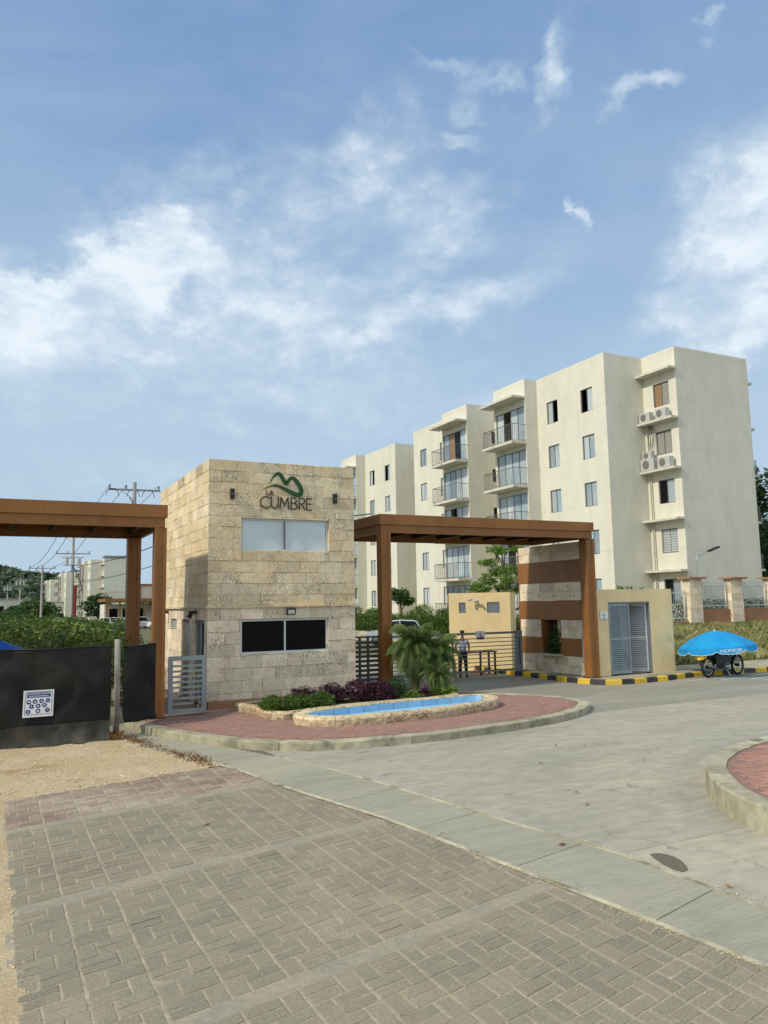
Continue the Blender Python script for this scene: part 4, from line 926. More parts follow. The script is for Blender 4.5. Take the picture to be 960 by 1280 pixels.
for za, zb in ((3.973, 4.555), (2.613, 3.227), (.16, .757)): strip_st(20.05, 23.37, za, zb)
strip_st(20.05, 21.135, 1.343, 1.957); strip_st(22.225, 23.37, 1.343, 1.957)
MB().box(-.30, wt, 21.08-19.99, 22.26-19.99, .60, .655).build('niche_sill', 'kerb_concrete', gw)
MB().box(.0, wt, 22.17-19.99, 22.222-19.99, .66, 1.79).box(0, wt, 21.14-19.99, 21.18-19.99, .66, 1.79).build('niche_cheek', 'brown_paint', gw)
MB().box(wt-.02, wt+.02, 21.0-19.99, 22.4-19.99, .5, 1.9).build('niche_back', 'brown_dark_shade', gw)
MB().box(17.28-17.35, 17.33-17.35, -.08, 0.05, .42, 1.25).build('gate_stop', 'louvre', gw)
c, d = clump_pts(420, [(17.36, 21.55, 1.25, .18, .33, .5), (17.38, 21.6, .95, .15, .26, .25)], .3)
tag(quads_obj('niche_plant', leaf_arrays(c, .10, -.8, .35), 'leaf_dark'), 'dark leafy plant hanging in the niche of the striped gate wall', 'plant')

# ================================================================== pedestrian gate beside the tower
def slat_gate(name, label, O, U, N, L, z0, z1, nsl, m, fw_=.09, sl=.035, stiles=(), depth=.05, slm=None, tilt=0.):
    t = thing(name, label, 'gate', O)
    mb = MB(); V = Z; e = .001
    z0 -= O[2]; z1 -= O[2]; O = Vector((0, 0, 0))
    for k, (a, b, c, d) in enumerate(((0, L, z0, z0+fw_), (0, L, z1-fw_, z1), (0, fw_, z0+fw_+e, z1-fw_-e), (L-fw_, L, z0+fw_+e, z1-fw_-e))): mb.fbox(O, U, V, N, a, b, c, d, -depth/2, depth/2)
    for s_ in stiles: mb.fbox(O, U, V, N, s_-.03, s_+.03, z0+fw_+e, z1-fw_-e, -depth/2+.002, depth/2-.002)
    mb.build('frame', m, t)
    H_ = z1-z0-2*fw_
    for k in range(nsl):
        z = z0+fw_+H_*(k+1)/(nsl+1)
        MB().fbox(O, U, V, N, fw_+e, L-fw_-e, z-sl/2, z+sl/2, -.018, .018).build('slat', slm or m, t)
    return t
g1 = slat_gate('pedestrian_gate', 'light grey slatted pedestrian gate between the left canopy post and the tower', V3(3.66, 18.27, .17), V3(1, 0, 0), -Y, .86, .20, 1.49, 8, 'gate_grey', .10, .045)
MB().box(.78, .84, .03, .42, .03, 1.30).build('hinge_post', 'gate_grey', g1)
MB().box(.58, .68, -.06, -.03, .22, .28).build('lock', 'black_metal', g1)
slat_gate('swing_gate', 'dark grey swing gate with wide slats between the tower and the right canopy post', V3(8.80, 19.75, .15), V3(1, .06, 0).normalized(), V3(.06, -1, 0).normalized(), 1.0, .22, 1.72, 10, 'gate_dark', .05, .075, (.36, .62))
g3 = slat_gate('sliding_gate', 'long grey sliding gate of thin bars in front of the yellow building', V3(11.4, 22.9, 0), V3(1, 0, 0), -Y, 5.42, .19, 1.56, 8, 'gate_olive', .075, .03, (2.7,))
MB().box(5.34, 5.58, -.05, .10, .16, 1.58).build('gate_end_post', 'gate_grey', g3); MB().box(5.44, 5.47, -.056, -.04, .4, 1.35).build('slot', 'black_metal', g3)
s_ = thing('notice_board', 'small white notice hanging on the top rail of the sliding gate', 'sign', (15.02, 22.86, 1.31))
MB().box(0, .36, -.015, 0, 0, .30).build('board', 'sign_white', s_)
MB().box(.04, .32, -.018, -.0145, .02, .085).build('caption', 'black_metal', s_); MB().box(.15, .21, -.018, -.0145, .13, .24).build('symbol', 'rust', s_)
MB().box(.16, .30, -.018, -.0145, .10, .115).build('line', 'black_metal', s_)

# ================================================================== yellow service building behind the gate
yb = thing('service_building', 'low yellow flat roofed building behind the sliding gate with two small grey windows', 'building', (15.97, 26.15, 0), None, math.atan2(-1.5, 1.8))
mb = MB(); Wd = 2.38
hs_ = [(.40, .66, 2.2, 2.60), (1.49, 1.97, 2.19, 2.60)]
fy = wall_holes(mb, (0, 0), (Wd, 0), -.05, 2.97, hs_, .1); wall_holes(mb, (Wd, 0), (Wd, 3), -.05, 2.97, []); wall_holes(mb, (Wd, 3), (0, 3), -.05, 2.97, []); wall_holes(mb, (0, 3), (0, 0), -.05, 2.97, [])
mb.add([(0, 0, 2.97), (Wd, 0, 2.97), (Wd, 3, 2.97), (0, 3, 2.97)], [(0, 1, 2, 3)]); mb.build('wall', 'yellow_wall', yb)
MB().box(.3, Wd-.3, 3.002, 5, -.05, 2.8).build('side_wing', 'yellow_wall', yb)
for a, b, c, d in hs_:
    w = window(yb, *fy, a, b, c, d, 1, 'grey_frame', 'louvre', inset=.05, fw_=.02); lv = MB()
    for k in range(6): lv.fbox(fy[0], fy[1], Z, fy[2], a+.02, b-.02, c+.03+k*.062, c+.045+k*.062, -.045, -.02)
    lv.build('louvres', 'gate_grey', w)
cm = MB().tube([(1.05, -.01, 2.70), (1.05, -.16, 2.70)], .03, 6).tube([(.93, -.17, 2.72), (.81, -.30, 2.67)], .045, 8).tube([(1.11, -.16, 2.70), (1.17, -.30, 2.64)], .045, 8).sphere((1.05, -.15, 2.64), .06)
sc_ = link('security_camera', cm.mesh('security_camera', 'ac_white'), None, (15.97, 26.15, 0)); sc_.rotation_euler.z = math.atan2(-1.5, 1.8)
tag(sc_, 'pair of small security cameras on the yellow building between its windows', 'camera')
# yellow booth with louvred doors
bt = thing('utility_booth', 'yellow block booth with grey louvred double doors beside the kerb', 'booth', (17.60, 19.72, .15))
mb = MB(); L_, D_, H_ = 3.47, 1.9, 2.80; dx0, dx1, dz1 = .57, 2.43, 2.38
fb = wall_holes(mb, (0, 0), (L_, 0), -.02, H_, [(dx0, dx1, -.01, dz1)], .16); wall_holes(mb, (L_, 0), (L_+.06, D_), -.02, H_, []); wall_holes(mb, (L_+.06, D_), (0, D_), -.02, H_, []); wall_holes(mb, (0, D_), (0, 0), -.02, H_, [])
mb.add([(0, 0, H_), (L_, 0, H_), (L_+.06, D_, H_), (0, D_, H_)], [(0, 1, 2, 3)]); mb.build('wall', 'yellow_wall', bt)
MB().box(dx0+.03, dx1-.03, .17, .95, .0, .02).build('floor', 'kerb_concrete', bt); MB().box(dx0-.3, dx1+.3, .96, 1.0, 0, dz1+.2).build('interior_shade_panel', 'black_metal', bt)  # black sheet stands in for the unlit inside of the booth
fr_ = MB()
for a, b, c, d in ((dx0, dx0+.04, 0, dz1), (dx1-.05, dx1, 0, dz1), (dx0+.042, dx1-.052, dz1-.05, dz1)): fr_.fbox(fb[0], fb[1], Z, fb[2], a+.001, b-.001, c, d-.001, -.12, -.01)
fr_.build('door_frame', 'grey_frame', bt)
def leaf_door(O, U, N, w, h, nm='door', m='louvre'):
    fr2 = MB(); s = .055
    for a, b, c, d in ((0, s, 0, h), (w-s, w, 0, h), (s+.001, w-s-.001, 0, .10), (s+.001, w-s-.001, h-.07, h), (s+.001, w-s-.001, h*.48, h*.48+.07)): fr2.fbox(O, U, Z, N, a, b, c, d, -.02, .02)
    dr = fr2.build(nm, m, bt)
    for zA, zB in ((.10, h*.48), (h*.48+.07, h-.07)):
        n_ = int((zB-zA)/.062)
        for k in range(n_):
            z = zA+(zB-zA)*(k+.5)/n_; A_ = O+U*(s+.001)+Z*z
            me_ = MB().fbox(A_, U, V3(0, 0, 1)*.8+N*-.6, N, 0, w-2*s-.002, -.028, .028, -.003, .003); me_.build('louvre_slat', m, dr)
leaf_door(fb[0]+X*(dx0+.045)+Y*.05+Z*.03, X, -Y, .90, dz1-.09)
a_ = R(118); leaf_door(fb[0]+X*(dx1-.055)+Y*.12+Z*.03, V3(-math.cos(R(52)), math.sin(R(52)), 0), V3(-math.sin(R(52)), -math.cos(R(52)), 0), .88, dz1-.09, m='louvre_pale')
sg = thing('meeting_point_sign', 'small white sign with green arrows pointing inwards on the yellow booth', 'sign', (17.80, 19.70, 1.96))
MB().box(0, .31, -.012, .016, 0, .27).build('board', 'sign_white', sg)
for k in range(4):
    a = k*PI/2; U_ = V3(math.cos(a), 0, math.sin(a)); V_ = V3(-math.sin(a), 0, math.cos(a)); O_ = V3(.155, -.014, .155)
    MB().add([tuple(O_+U_*p+V_*q+V3(0, -.001*(k+1)*0, 0)) for p, q in ((.018, 0), (.048, .028), (.048, .012), (.088, .012), (.088, -.012), (.048, -.012), (.048, -.028))], [(0, 1, 2, 3, 4, 5, 6)]).build('arrow', 'sign_green', sg)
MB().box(.04, .27, -.0145, -.0115, .015, .04).build('caption', 'sign_green', sg)

# ================================================================== fence on the right
fn = thing('boundary_fence', 'fence of stone pillars, brown low walls and thin white bars above the grass bank', 'fence', (27.0, 25, 1.5))
def fo(x): return x-27.0
px_ = [27.86, 30.54, 33.25, 36.0, 38.8]
for k, x in enumerate(px_):
    p = MB().box(fo(x)+.02, fo(x)+.76, .02, .38, -.3, 1.97).build('pillar', 'mortar', fn)
    clad(p, V3(fo(x), .02, 0), X, -Y, .78, 0, 1.97, [], m='coral_pale', hz=.33, wr=(.35, .6), t=(.02, .028))
    clad(p, V3(fo(x)+.02, .40, 0), -Y, -X, .39, 0, 1.97, [], m='coral_pale', hz=.33, wr=(.35, .6), t=(.02, .028))
    MB().box(fo(x)-.16, fo(x)+.94, -.16, .54, 1.975, 2.06).build('cap', 'clay_wall', p)
for k, (a, b) in enumerate([(24.0, 27.86)]+[(px_[i]+.80, px_[i+1]) for i in range(4)]):
    lo_ = k == 0; zt = 1.50 if lo_ else 1.86; zw = .10 if lo_ else .62
    MB().box(fo(a)+.003, fo(b)-.003, .12, .27, -.5, zw).build('low_wall', 'clay_wall', fn)
    n_ = int((b-a)/.115)
    rl = MB()
    for z in (zt-.16, zw+.12): rl.box(fo(a), fo(b), .18, .21, z, z+.035)
    rl.build('rail', 'louvre_pale', fn)
    br = MB()
    for q in range(1, n_): x = fo(a)+(b-a)*q/n_; br.box(x-.009, x+.009, .185, .203, zw, zt)
    br.build('bars', 'louvre', fn)['kind'] = 'stuff'
c, d = clump_pts(14000, [(x, 26.3, 2.02, .8, .35, .62) for x in np.arange(24.2, 42, .8)], .5)
tag(quads_obj('clipped_hedge', leaf_arrays(c, .07, .2, .6), 'leaf_dark'), 'low dark hedge growing behind the barred fence on the right', 'hedge')
lp = thing('street_lamp', 'slim grey street lamp rising behind the first stone pillar', 'street lamp', (30.55, 26.9, 1.5))
MB().tube([(0, 0, 0), (0, 0, 2.95), (.07, 0, 3.12), (.75, -.1, 3.38)], .032, 6).build('pole', 'louvre', lp)
MB().fbox(V3(.72, -.1, 3.37), V3(.93, -.1, .33).normalized(), Y, V3(-.33, 0, .93).normalized(), 0, .72, -.11, .11, -.03, .045).build('lamp_head', 'black_metal', lp)

# ================================================================== shade-cloth fence on the left
def cloth(name, p0, p1, z0a, z1a, z0b, z1b, label, amp=.10, nx=70, nz=26, seed=0):
    p0, p1 = Vector((*p0, 0)), Vector((*p1, 0)); U = p1-p0; N = Vector((U.y, -U.x, 0)).normalized(); vs = []; fs = []; L = U.length
    for i in range(nx+1):
        s = i/nx
        for j in range(nz+1):
            t = j/nz; za, zb_ = z0a+(z0b-z0a)*s, z1a+(z1b-z1a)*s
            f = Vector((s*L*1.1+seed, t*1.4, seed)); d = amp*(mnoise.noise(f*1.1)*1.4 + .6*mnoise.noise(f*2.7))
            d += amp*.35*math.sin((s*L*3.1 + t*2.3)+3*mnoise.noise(f)) * (1-t)*1.2
            d += .05*max(0, .12-t)*8*(1+mnoise.noise(Vector((s*L*3, 0, 4))))
            z = za+(zb_-za)*t + (.025*mnoise.noise(Vector((s*L*1.3, seed, 8))) if j in (0, nz) else 0)
            p = p0+U*s+N*d; vs.append((p.x, p.y, z))
    for i in range(nx):
        for j in range(nz): k = i*(nz+1)+j; fs.append((k, k+nz+1, k+nz+2, k+1))
    t = thing(name, label, 'fence', (p0.x, p0.y, 0)); o = MB().add([(x-p0.x, y-p0.y, z) for x, y, z in vs], fs).build('cloth', 'mesh_cloth', t, True)
    md = o.modifiers.new('thick', 'SOLIDIFY'); md.thickness = .004
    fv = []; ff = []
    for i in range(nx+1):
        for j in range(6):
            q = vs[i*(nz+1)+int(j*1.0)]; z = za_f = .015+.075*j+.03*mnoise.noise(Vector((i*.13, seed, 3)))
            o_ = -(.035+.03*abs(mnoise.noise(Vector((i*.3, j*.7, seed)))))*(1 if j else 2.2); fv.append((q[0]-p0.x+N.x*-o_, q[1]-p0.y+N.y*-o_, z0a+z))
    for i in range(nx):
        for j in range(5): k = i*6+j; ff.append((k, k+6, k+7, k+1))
    if amp > .05: MB().add(fv, ff).build('bottom_flap', 'paler_cloth', t, True)  # paler strip along the foot of the cloth
    hem = MB().tube([(vs[i*(nz+1)+nz][0]-p0.x, vs[i*(nz+1)+nz][1]-p0.y, vs[i*(nz+1)+nz][2]) for i in range(nx+1)], .012, 5).build('hem_cable', 'wire', t)
    return t
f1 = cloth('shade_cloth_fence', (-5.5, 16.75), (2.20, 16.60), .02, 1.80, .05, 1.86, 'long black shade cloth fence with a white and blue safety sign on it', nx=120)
for x in (-4.2, -1.6, .95, 2.1): MB().tube([(x+5.5, .12, -.05), (x+5.5, .12, 1.84)], .03, 6).build('post', 'post_concrete', f1)
f2 = cloth('shade_cloth_fence', (2.50, 17.05), (3.34, 18.13), .27, 1.82, .16, 1.80, 'short black shade cloth panel between the round grey post and the left canopy post', .02, 24, 20, 5)
ps = MB(); ps.tube([(2.38, 17.05, -.05), (2.38, 17.05, 1.2), (2.37, 17.05, 1.97)], [.062, .06, .058], 12)
tag(ps.build('fence_post', 'post_concrete', None, True), 'round grey concrete post standing between the two black cloth fences', 'post')
jn = thing('chain_link_end', 'pale wire mesh end and rubble stuck between the long black fence and the grey post', 'wire mesh', (2.28, 16.85, 0))
mb = MB()
for k in range(9): mb.tube([(-.06, 0, .15+k*.17), (.05, .05, .24+k*.17), (-.05, .02, .33+k*.17)], .006, 4)
mb.build('wire', 'post_concrete', jn); MB().box(-.04, .03, .0, .05, .25, .62).box(-.03, .04, .01, .06, .75, .98).build('slab_piece', 'kerb_concrete', jn)
# safety sign
sO = V3(.605, 16.535, .575); tl_ = R(.2); sU, sV = V3(math.cos(tl_), 0, math.sin(tl_)*1.0), V3(-math.sin(tl_)*0+.02, 0, 1).normalized()
sn = thing('safety_sign', 'white and blue safety equipment sign hung on the long black cloth fence', 'sign', sO); O0 = V3(0, 0, 0); SW, SHt = .535, .50
MB().fbox(O0, sU, sV, -Y, 0, SW, 0, SHt, -.012, 0).build('board', 'sign_white', sn)
bd = MB()
for a, b, c, d in ((.03, SW-.03, .045, .052), (.03, SW-.03, SHt-.03, SHt-.023), (.03, .037, .053, SHt-.031), (SW-.037, SW-.03, .053, SHt-.031)): bd.fbox(O0, sU, sV, -Y, a, b, c, d, 0, .003)
bd.build('border', 'sign_blue', sn)
MB().fbox(O0, sU, sV, -Y, .06, SW-.06, SHt-.135, SHt-.042, 0, .003).build('title_band', 'sign_blue', sn)
text_mesh('USO OBLIGATORIO DE ELEMENTOS', .027, 'title', 'white_print', sn, sU*SW/2+sV*(SHt-.068)-Y*.004, sU, sV, .001, bold=.0008)
text_mesh('DE PROTECCIÓN PERSONAL', .027, 'title', 'white_print', sn, sU*SW/2+sV*(SHt-.110)-Y*.004, sU, sV, .001, bold=.0008)
ics = [(.098, .285), (.205, .29), (.32, .295), (.43, .30), (.15, .20), (.265, .205), (.375, .21), (.095, .105), (.265, .112), (.43, .118)]
for k, (u, v) in enumerate(ics):
    mb = MB(); pts = [O0+sU*(u+.042*math.cos(2*PI*i/20))+sV*(v+.042*math.sin(2*PI*i/20))-Y*.003 for i in range(20)]
    ic = mb.add(pts, [tuple(range(20))]).build('icon_disc', 'sign_blue', sn); g = MB(); q = O0-Y*.0
    def G_(a, b, c, d): g.fbox(O0, sU, sV, -Y, u+a, u+b, v+c, v+d, .0032, .0045)
    if k in (0,): G_(-.022, .022, -.002, .016); G_(-.027, .027, -.008, -.003)
    elif k in (1, 2): G_(-.008, .014, -.02, .006); G_(-.004, .004, .007, .022)
    elif k == 3: G_(-.024, .024, -.004, .006)
    elif k == 4: G_(-.003, .003, -.024, .024); G_(-.018, .018, -.004, .004)
    elif k == 5: G_(-.012, .012, -.02, .012); G_(-.006, .006, .013, .02)
    elif k == 6: G_(-.014, -.004, -.022, .018); G_(.004, .014, -.022, .018)
    elif k == 7: G_(-.006, .006, -.024, .012); G_(-.005, .005, .014, .024)
    elif k == 8: G_(-.018, .018, -.016, .016)
    else: G_(-.016, .01, -.004, .004); G_(.004, .016, .005, .014)
    g.build('symbol', 'white_print', ic)

# ================================================================== fountain basin and planter
PO = smooth_poly([(5.72, 15.95), (5.75, 15.30), (6.2, 14.86), (6.9, 14.72), (8.1, 14.66), (9.3, 14.86), (10.2, 15.12), (10.85, 15.55), (11.15, 16.1), (11.0, 16.6), (10.5, 16.78), (9.4, 16.72), (8.0, 16.62), (6.6, 16.42)], 2)
PI_ = offset(PO, .27)
fnt = thing('fountain', 'long kidney shaped dry fountain basin with rough coral stone rim and pale blue floor', 'fountain', (8, 15.7, .147)); sh = lambda P: [(a-8, b-15.7) for a, b in P]
PO0, PI0 = sh(PO), sh(PI_)
def rim(parent, O, I, z1, step, wob=.02, z0=-.02, closed=True):
    n = len(O); L = [0]
    for k in range(n): L.append(L[-1]+math.dist(O[k], O[(k+1) % n]))
    def at(P, s_):
        s_ = s_ % L[-1]
        for k in range(n):
            if s_ <= L[k+1]: t = (s_-L[k])/(L[k+1]-L[k]); a, b = P[k], P[(k+1) % n]; return (a[0]+(b[0]-a[0])*t, a[1]+(b[1]-a[1])*t)
    s0 = 0
    while s0 < L[-1]-.05:
        l = min(step*random.uniform(.8, 1.2), L[-1]-s0); ns = 8; mb = MB(); rows = []
        for q in range(ns+1):
            s_ = s0+.004+(l-.008)*q/ns; o, i = Vector(at(O, s_)), Vector(at(I, s_)); d = (i-o).normalized()
            w = lambda k: wob*mnoise.noise(Vector((s_*6, k*3.3, z1*10)))
            rows.append([(*(o+d*(.015+w(1))), z0), (*(o+d*w(2)), z1*.35), (*(o+d*(w(3)-.008)), z1*.7), (*(o+d*(.012+w(4))), z1-.015), (*(o+d*.035), z1+w(5)*.4), (*(i-d*.02), z1+w(6)*.4), (*i, z1-.015), (*i, z0)])
        mb.v = [v for r_ in rows for v in r_]
        for a in range(ns):
            for b in range(7): mb.f.append((a*8+b, (a+1)*8+b, (a+1)*8+b+1, a*8+b+1))
        mb.f += [tuple(range(8)), tuple(ns*8+k for k in reversed(range(8)))]
        mb.build('rim_stone', 'rim_stone', parent); s0 += l
rim(fnt, PO0, PI0, .195, .95, .014)
fl_ = MB().prism(offset(PI0, -.03), -.02, .0285).build('floor', 'pool_joint', fnt)
lin = MB(); ip_ = offset(PI0, .012)
xs_ = sorted(p[0] for p in ip_); x0_, x1_ = xs_[0], xs_[-1]
def span(poly, x):
    ys = []
    for a, b in zip(poly, poly[1:]+poly[:1]):
        if (a[0]-x)*(b[0]-x) < 0: ys.append(a[1]+(b[1]-a[1])*(x-a[0])/(b[0]-a[0]))
    return (min(ys), max(ys)) if len(ys) > 1 else None
nb = 12
for k in range(nb):
    a, b = x0_+.01+(x1_-x0_-.02)*k/nb+.007, x0_+.01+(x1_-x0_-.02)*(k+1)/nb-.007; lo_, hi_ = [], []
    for q in range(5):
        x = a+(b-a)*q/4; s_ = span(ip_, x)
        if s_: lo_.append((x, s_[0])); hi_.append((x, s_[1]))
    if len(lo_) < 2: continue
    pl_ = lo_+hi_[::-1]
    MB().prism(pl_, .01, .03).build('floor_panel', 'pool_blue', fnt)
    w_ = MB(); w_.ring([(p[0], p[1]-.018) for p in hi_], [(p[0], p[1]+.002) for p in hi_], .031, .172, .031, closed=False); w_.build('wall_panel', 'pool_blue', fnt)
    w_ = MB(); w_.ring([(p[0], p[1]+.018) for p in lo_], [(p[0], p[1]-.002) for p in lo_], .031, .172, .031, closed=False); w_.build('wall_panel', 'pool_blue', fnt)
PL = smooth_poly([(5.5, 17.6), (5.42, 17.0), (5.52, 16.55), (5.82, 16.25), (6.6, 16.55), (8, 16.72), (9.4, 16.85), (10.6, 16.95), (10.9, 17.5), (10.6, 18.3), (9.7, 18.7), (8.8, 18.85), (5.2, 18.85)], 1)
plt = thing('planter', 'low stone edged planting bed at the foot of the tower behind the fountain', 'planter', (8, 17.5, .147)); sh2 = lambda P: [(a-8, b-17.5) for a, b in P]
rim(plt, sh2(PL), sh2(offset(PL, .2)), .17, .8, .014); MB().prism(sh2(offset(PL, .15)), -.02, .12).build('soil', 'earth', plt)

def shrub(name, label, blobs, n, size, m, up=.5, asp=.55, cat='shrub', group=None, stem=True, shell=.45):
    cx, cy = blobs[0][0], blobs[0][1]; zb = min(b[2]-b[5] for b in blobs)
    t = thing(name, label, cat, (cx, cy, zb), group)
    c, d = clump_pts(n, [(b[0]-cx, b[1]-cy, b[2]-zb, *b[3:]) for b in blobs], shell)
    quads_obj('foliage', leaf_arrays(c, size, up, asp, d), m, t)
    if stem:
        s = MB()
        for b in blobs:
            for k in range(2):
                a = random.uniform(0, 6.28); s.tube([(b[0]-cx+.03*math.cos(a), b[1]-cy, 0), (b[0]-cx+b[3]*.4*math.cos(a), b[1]-cy+b[4]*.4*math.sin(a), (b[2]-zb)*1.0)], .012, 4)
        s.build('stems', 'bark', t)['kind'] = 'stuff'
    return t
for k, (x, y, r_, lab) in enumerate(((5.65, 16.95, .24, 'leftmost clipped green shrub in the planter by the rim corner'), (6.0, 16.8, .28, 'second clipped green shrub from the left in the planter'), (6.35, 16.95, .36, 'third clipped green shrub, in front of the purple plants'), (6.85, 17.0, .36, 'rightmost clipped green shrub in front of the purple plants'))):
    shrub('green_shrub', lab, [(x, y, .40, r_*1.05, .34, .17), (x+.1, y+.25, .42, r_, .3, .16)], 1500, .05, 'leaf_mid', group='clipped shrubs in the planter')
for k, (x, y, h, lab) in enumerate(((6.7, 17.75, .42, 'low dark purple plant at the left end of the purple row'), (7.4, 17.7, .46, 'dark purple plant in the middle of the row by the tower'), (8.05, 17.6, .52, 'tallest dark purple plant, under the lower dark window corner'), (8.5, 17.3, .50, 'dark purple plant nearest the swing gate'))):
    shrub('purple_plant', lab, [(x, y, h, .36, .3, .26), (x+.12, y-.2, h-.05, .28, .22, .22)], 750, .085, 'leaf_purple', 1.2, .35, group='purple plants at the tower foot')
shrub('spiky_grass_clump', 'dark green spiky clump at the planter end below the swing gate', [(9.05, 17.5, .50, .32, .3, .3), (9.0, 17.2, .4, .3, .25, .2)], 900, .13, 'leaf_dark', 1.8, .16, cat='plant')
for k, (x, y, lab) in enumerate(((9.35, 17.1, 'low bright green ground plant left of the canopy post'), (9.95, 17.2, 'low bright green ground plant at the canopy post foot'), (10.5, 17.45, 'low bright green ground plant under the palm'))):
    shrub('ground_plant', lab, [(x, y, .36, .36, .22, .12)], 700, .055, 'leaf_bright' if k != 1 else 'leaf_mid', .6, group='low ground plants behind the fountain', stem=False)
shrub('croton', 'small dark red plant in front of the right canopy post', [(9.6, 16.95, .42, .14, .12, .14)], 120, .09, 'leaf_purple', 1.5, .3, cat='plant')
shrub('island_weed', 'small green weed growing between the rose pavers of the right island', [(11.05, 7.95, .33, .14, .10, .05)], 130, .045, 'leaf_mid', .4, cat='weed', stem=False)
blk = []
# feathery palms
def frond_mesh(L, droop, nl, lw, seed):
    rd = random.Random(seed); mb = MB(); pts = []
    for i in range(11):
        s = i/10; pts.append(Vector((L*(s-.28*droop*s**2.2)*1.0, 0, L*(.62*s*(1-.2*s)-droop*.85*s**2.3))))
    mb.tube(pts, [.011*(1-.85*i/10)+.001 for i in range(11)], 4)
    for k in range(nl):
        s = .12+.88*(k+.5)/nl; i = min(9, int(s*10)); f = s*10-i; p = pts[i].lerp(pts[i+1], f); d = (pts[i+1]-pts[i]).normalized()
        ll = L*.30*math.sin(PI*min(1, .12+s*.88))**.6*rd.uniform(.85, 1.15)
        for sg_ in (-1, 1):
            v = (d*.75+Vector((0, sg_, 0))*.75+Vector((0, 0, -.15-.5*rd.random()))).normalized()
            e1 = p+v*ll*.55; e2 = p+v*ll+Vector((0, 0, -ll*.38)); w = d*lw
            b = len(mb.v); mb.v += [tuple(p-w*.4), tuple(p+w*.4), tuple(e1-w*.5), tuple(e1+w*.5), tuple(e2)]; mb.f += [(b, b+1, b+3, b+2), (b+2, b+3, b+4)]
    return mb.mesh('frond', 'palm_leaf')
FR = [frond_mesh(1.0, dr, 40, .017, s) for s, dr in enumerate((.55, .9, 1.25, 1.6))]
def palm(label, x, y, z, h, n, L, group=None):
    t = thing('palm', label, 'palm', (x, y, z), group)
    MB().tube([(0, 0, -.1), (.02, 0, h*.5), (0, .02, h)], [.10, .075, .07], 9).build('trunk', 'bark', t)
    for k in range(n):
        s = k/n; o = link('frond', FR[min(3, int(s*4))], t, (0, 0, h+random.uniform(-.06, .05)))
        o.rotation_euler = (random.uniform(-.15, .15), -(.95-1.7*s), k*2.399+random.uniform(-.2, .2)); sc = L*random.uniform(.85, 1.12); o.scale = (sc, sc, sc)
palm('feathery palm with drooping fronds beside the right canopy post', 10.22, 18.55, .2, 1.15, 66, 1.0)
palm('smaller feathery palm standing just right of the taller one', 10.74, 18.3, .15, 1.05, 56, .88)
palm('low palm growing among the others close to the fountain', 10.5, 17.8, .15, .5, 30, .62)

# ------------------------------------------------------------------ trees
def tree(name, label, x, y, z, h, crown, n, leaf, m, trunk_r=.12, limbs=7, cat='tree', group=None, up=.3, asp=.6):
    t = thing(name, label, cat, (x, y, z), group); s = MB(); bz = min(b[2] for b in crown)
    s.tube([(0, 0, -.2), (.05, 0, h*.3), (-.03, .05, h*.6), (0, 0, h*.92)], [trunk_r, trunk_r*.8, trunk_r*.55, trunk_r*.2], 8)
    for b in crown:
        k = max(.15, min(.8, b[2]/h-.15)); s.tube([(0, 0, h*k*.8), (b[0]*.5, b[1]*.5, h*k+.2*(b[2]-h*k)), (b[0]*.9, b[1]*.9, b[2])], [trunk_r*.45, trunk_r*.3, trunk_r*.1], 5)
    s.build('trunk', 'bark', t); c, d = clump_pts(n, crown, .25)
    quads_obj('crown', leaf_arrays(c, leaf, up, asp, d*.6), m, t); return t
cr_ = []
for tz, rr, nn in ((1.45, 1.45, 7), (2.1, 1.25, 6), (2.8, .95, 5), (3.4, .6, 3)):
    for k in range(nn): a = 2*PI*k/nn+tz; cr_.append((rr*math.cos(a)*random.uniform(.75, 1.15), rr*math.sin(a)*random.uniform(.7, 1.1), tz+random.uniform(-.28, .28), random.uniform(.35, .6), .45, random.uniform(.17, .34)))
tree('almond_tree', 'tree with tiered bright green branches rising behind the yellow service building', 21.9, 30.6, 1.5, 3.9, cr_, 5200, .10, 'leaf_bright', .09)
tree('bushy_tree', 'small round tree standing between the hedge and the second cream block', 26.6, 50.2, 1.0, 2.9, [(0, 0, 2.1, .75, .7, .6), (.4, -.3, 1.8, .5, .5, .35), (-.4, .2, 2.4, .45, .4, .35)], 800, .18, 'leaf_tree', .12)
shrub('frangipani', 'bright green leafy plant peeping over the yellow booth', [(22.7, 23.6, 2.85, .55, .4, .28), (23.4, 23.5, 2.75, .5, .4, .3)], 260, .15, 'leaf_bright', .6, .5)
for k, (x, y, z, h, lab) in enumerate(((49.5, 40, 1.5, 12.0, 'tall dark tree at the right edge of the picture behind the nearest block'), (57, 47, 1.5, 10.0, 'dark tree farther behind at the right edge'), (46.0, 34.5, 1.2, 6.0, 'shorter dark tree low at the right edge beside the nearest block'))):
    cw_ = [(random.uniform(-2.2, 2.2), random.uniform(-2.2, 2.2), h*random.uniform(.3, .95), random.uniform(1.2, 2.0), random.uniform(1.2, 2), random.uniform(.9, 1.5)) for _ in range(16)]
    tree('dark_tree', lab, x, y, z, h, cw_, 7000, .3, 'leaf_dark', .3, group='dark trees at the right edge')
def hedge_row(label, pts, h, w, n, m, z, size=.12):
    bl = [(p[0], p[1], z+h*.5, w, 1.2, h*.56) for p in pts]; return shrub('hedge', label, bl, n, size, m, .4, .6, 'hedge', stem=False, shell=.6)
hedge_row('long clipped green hedge on the retaining wall beyond the parked car', [(25.65, y) for y in np.arange(34, 76, 1.0)], 1.35, .62, 34000, 'leaf_mid', .5, .11)
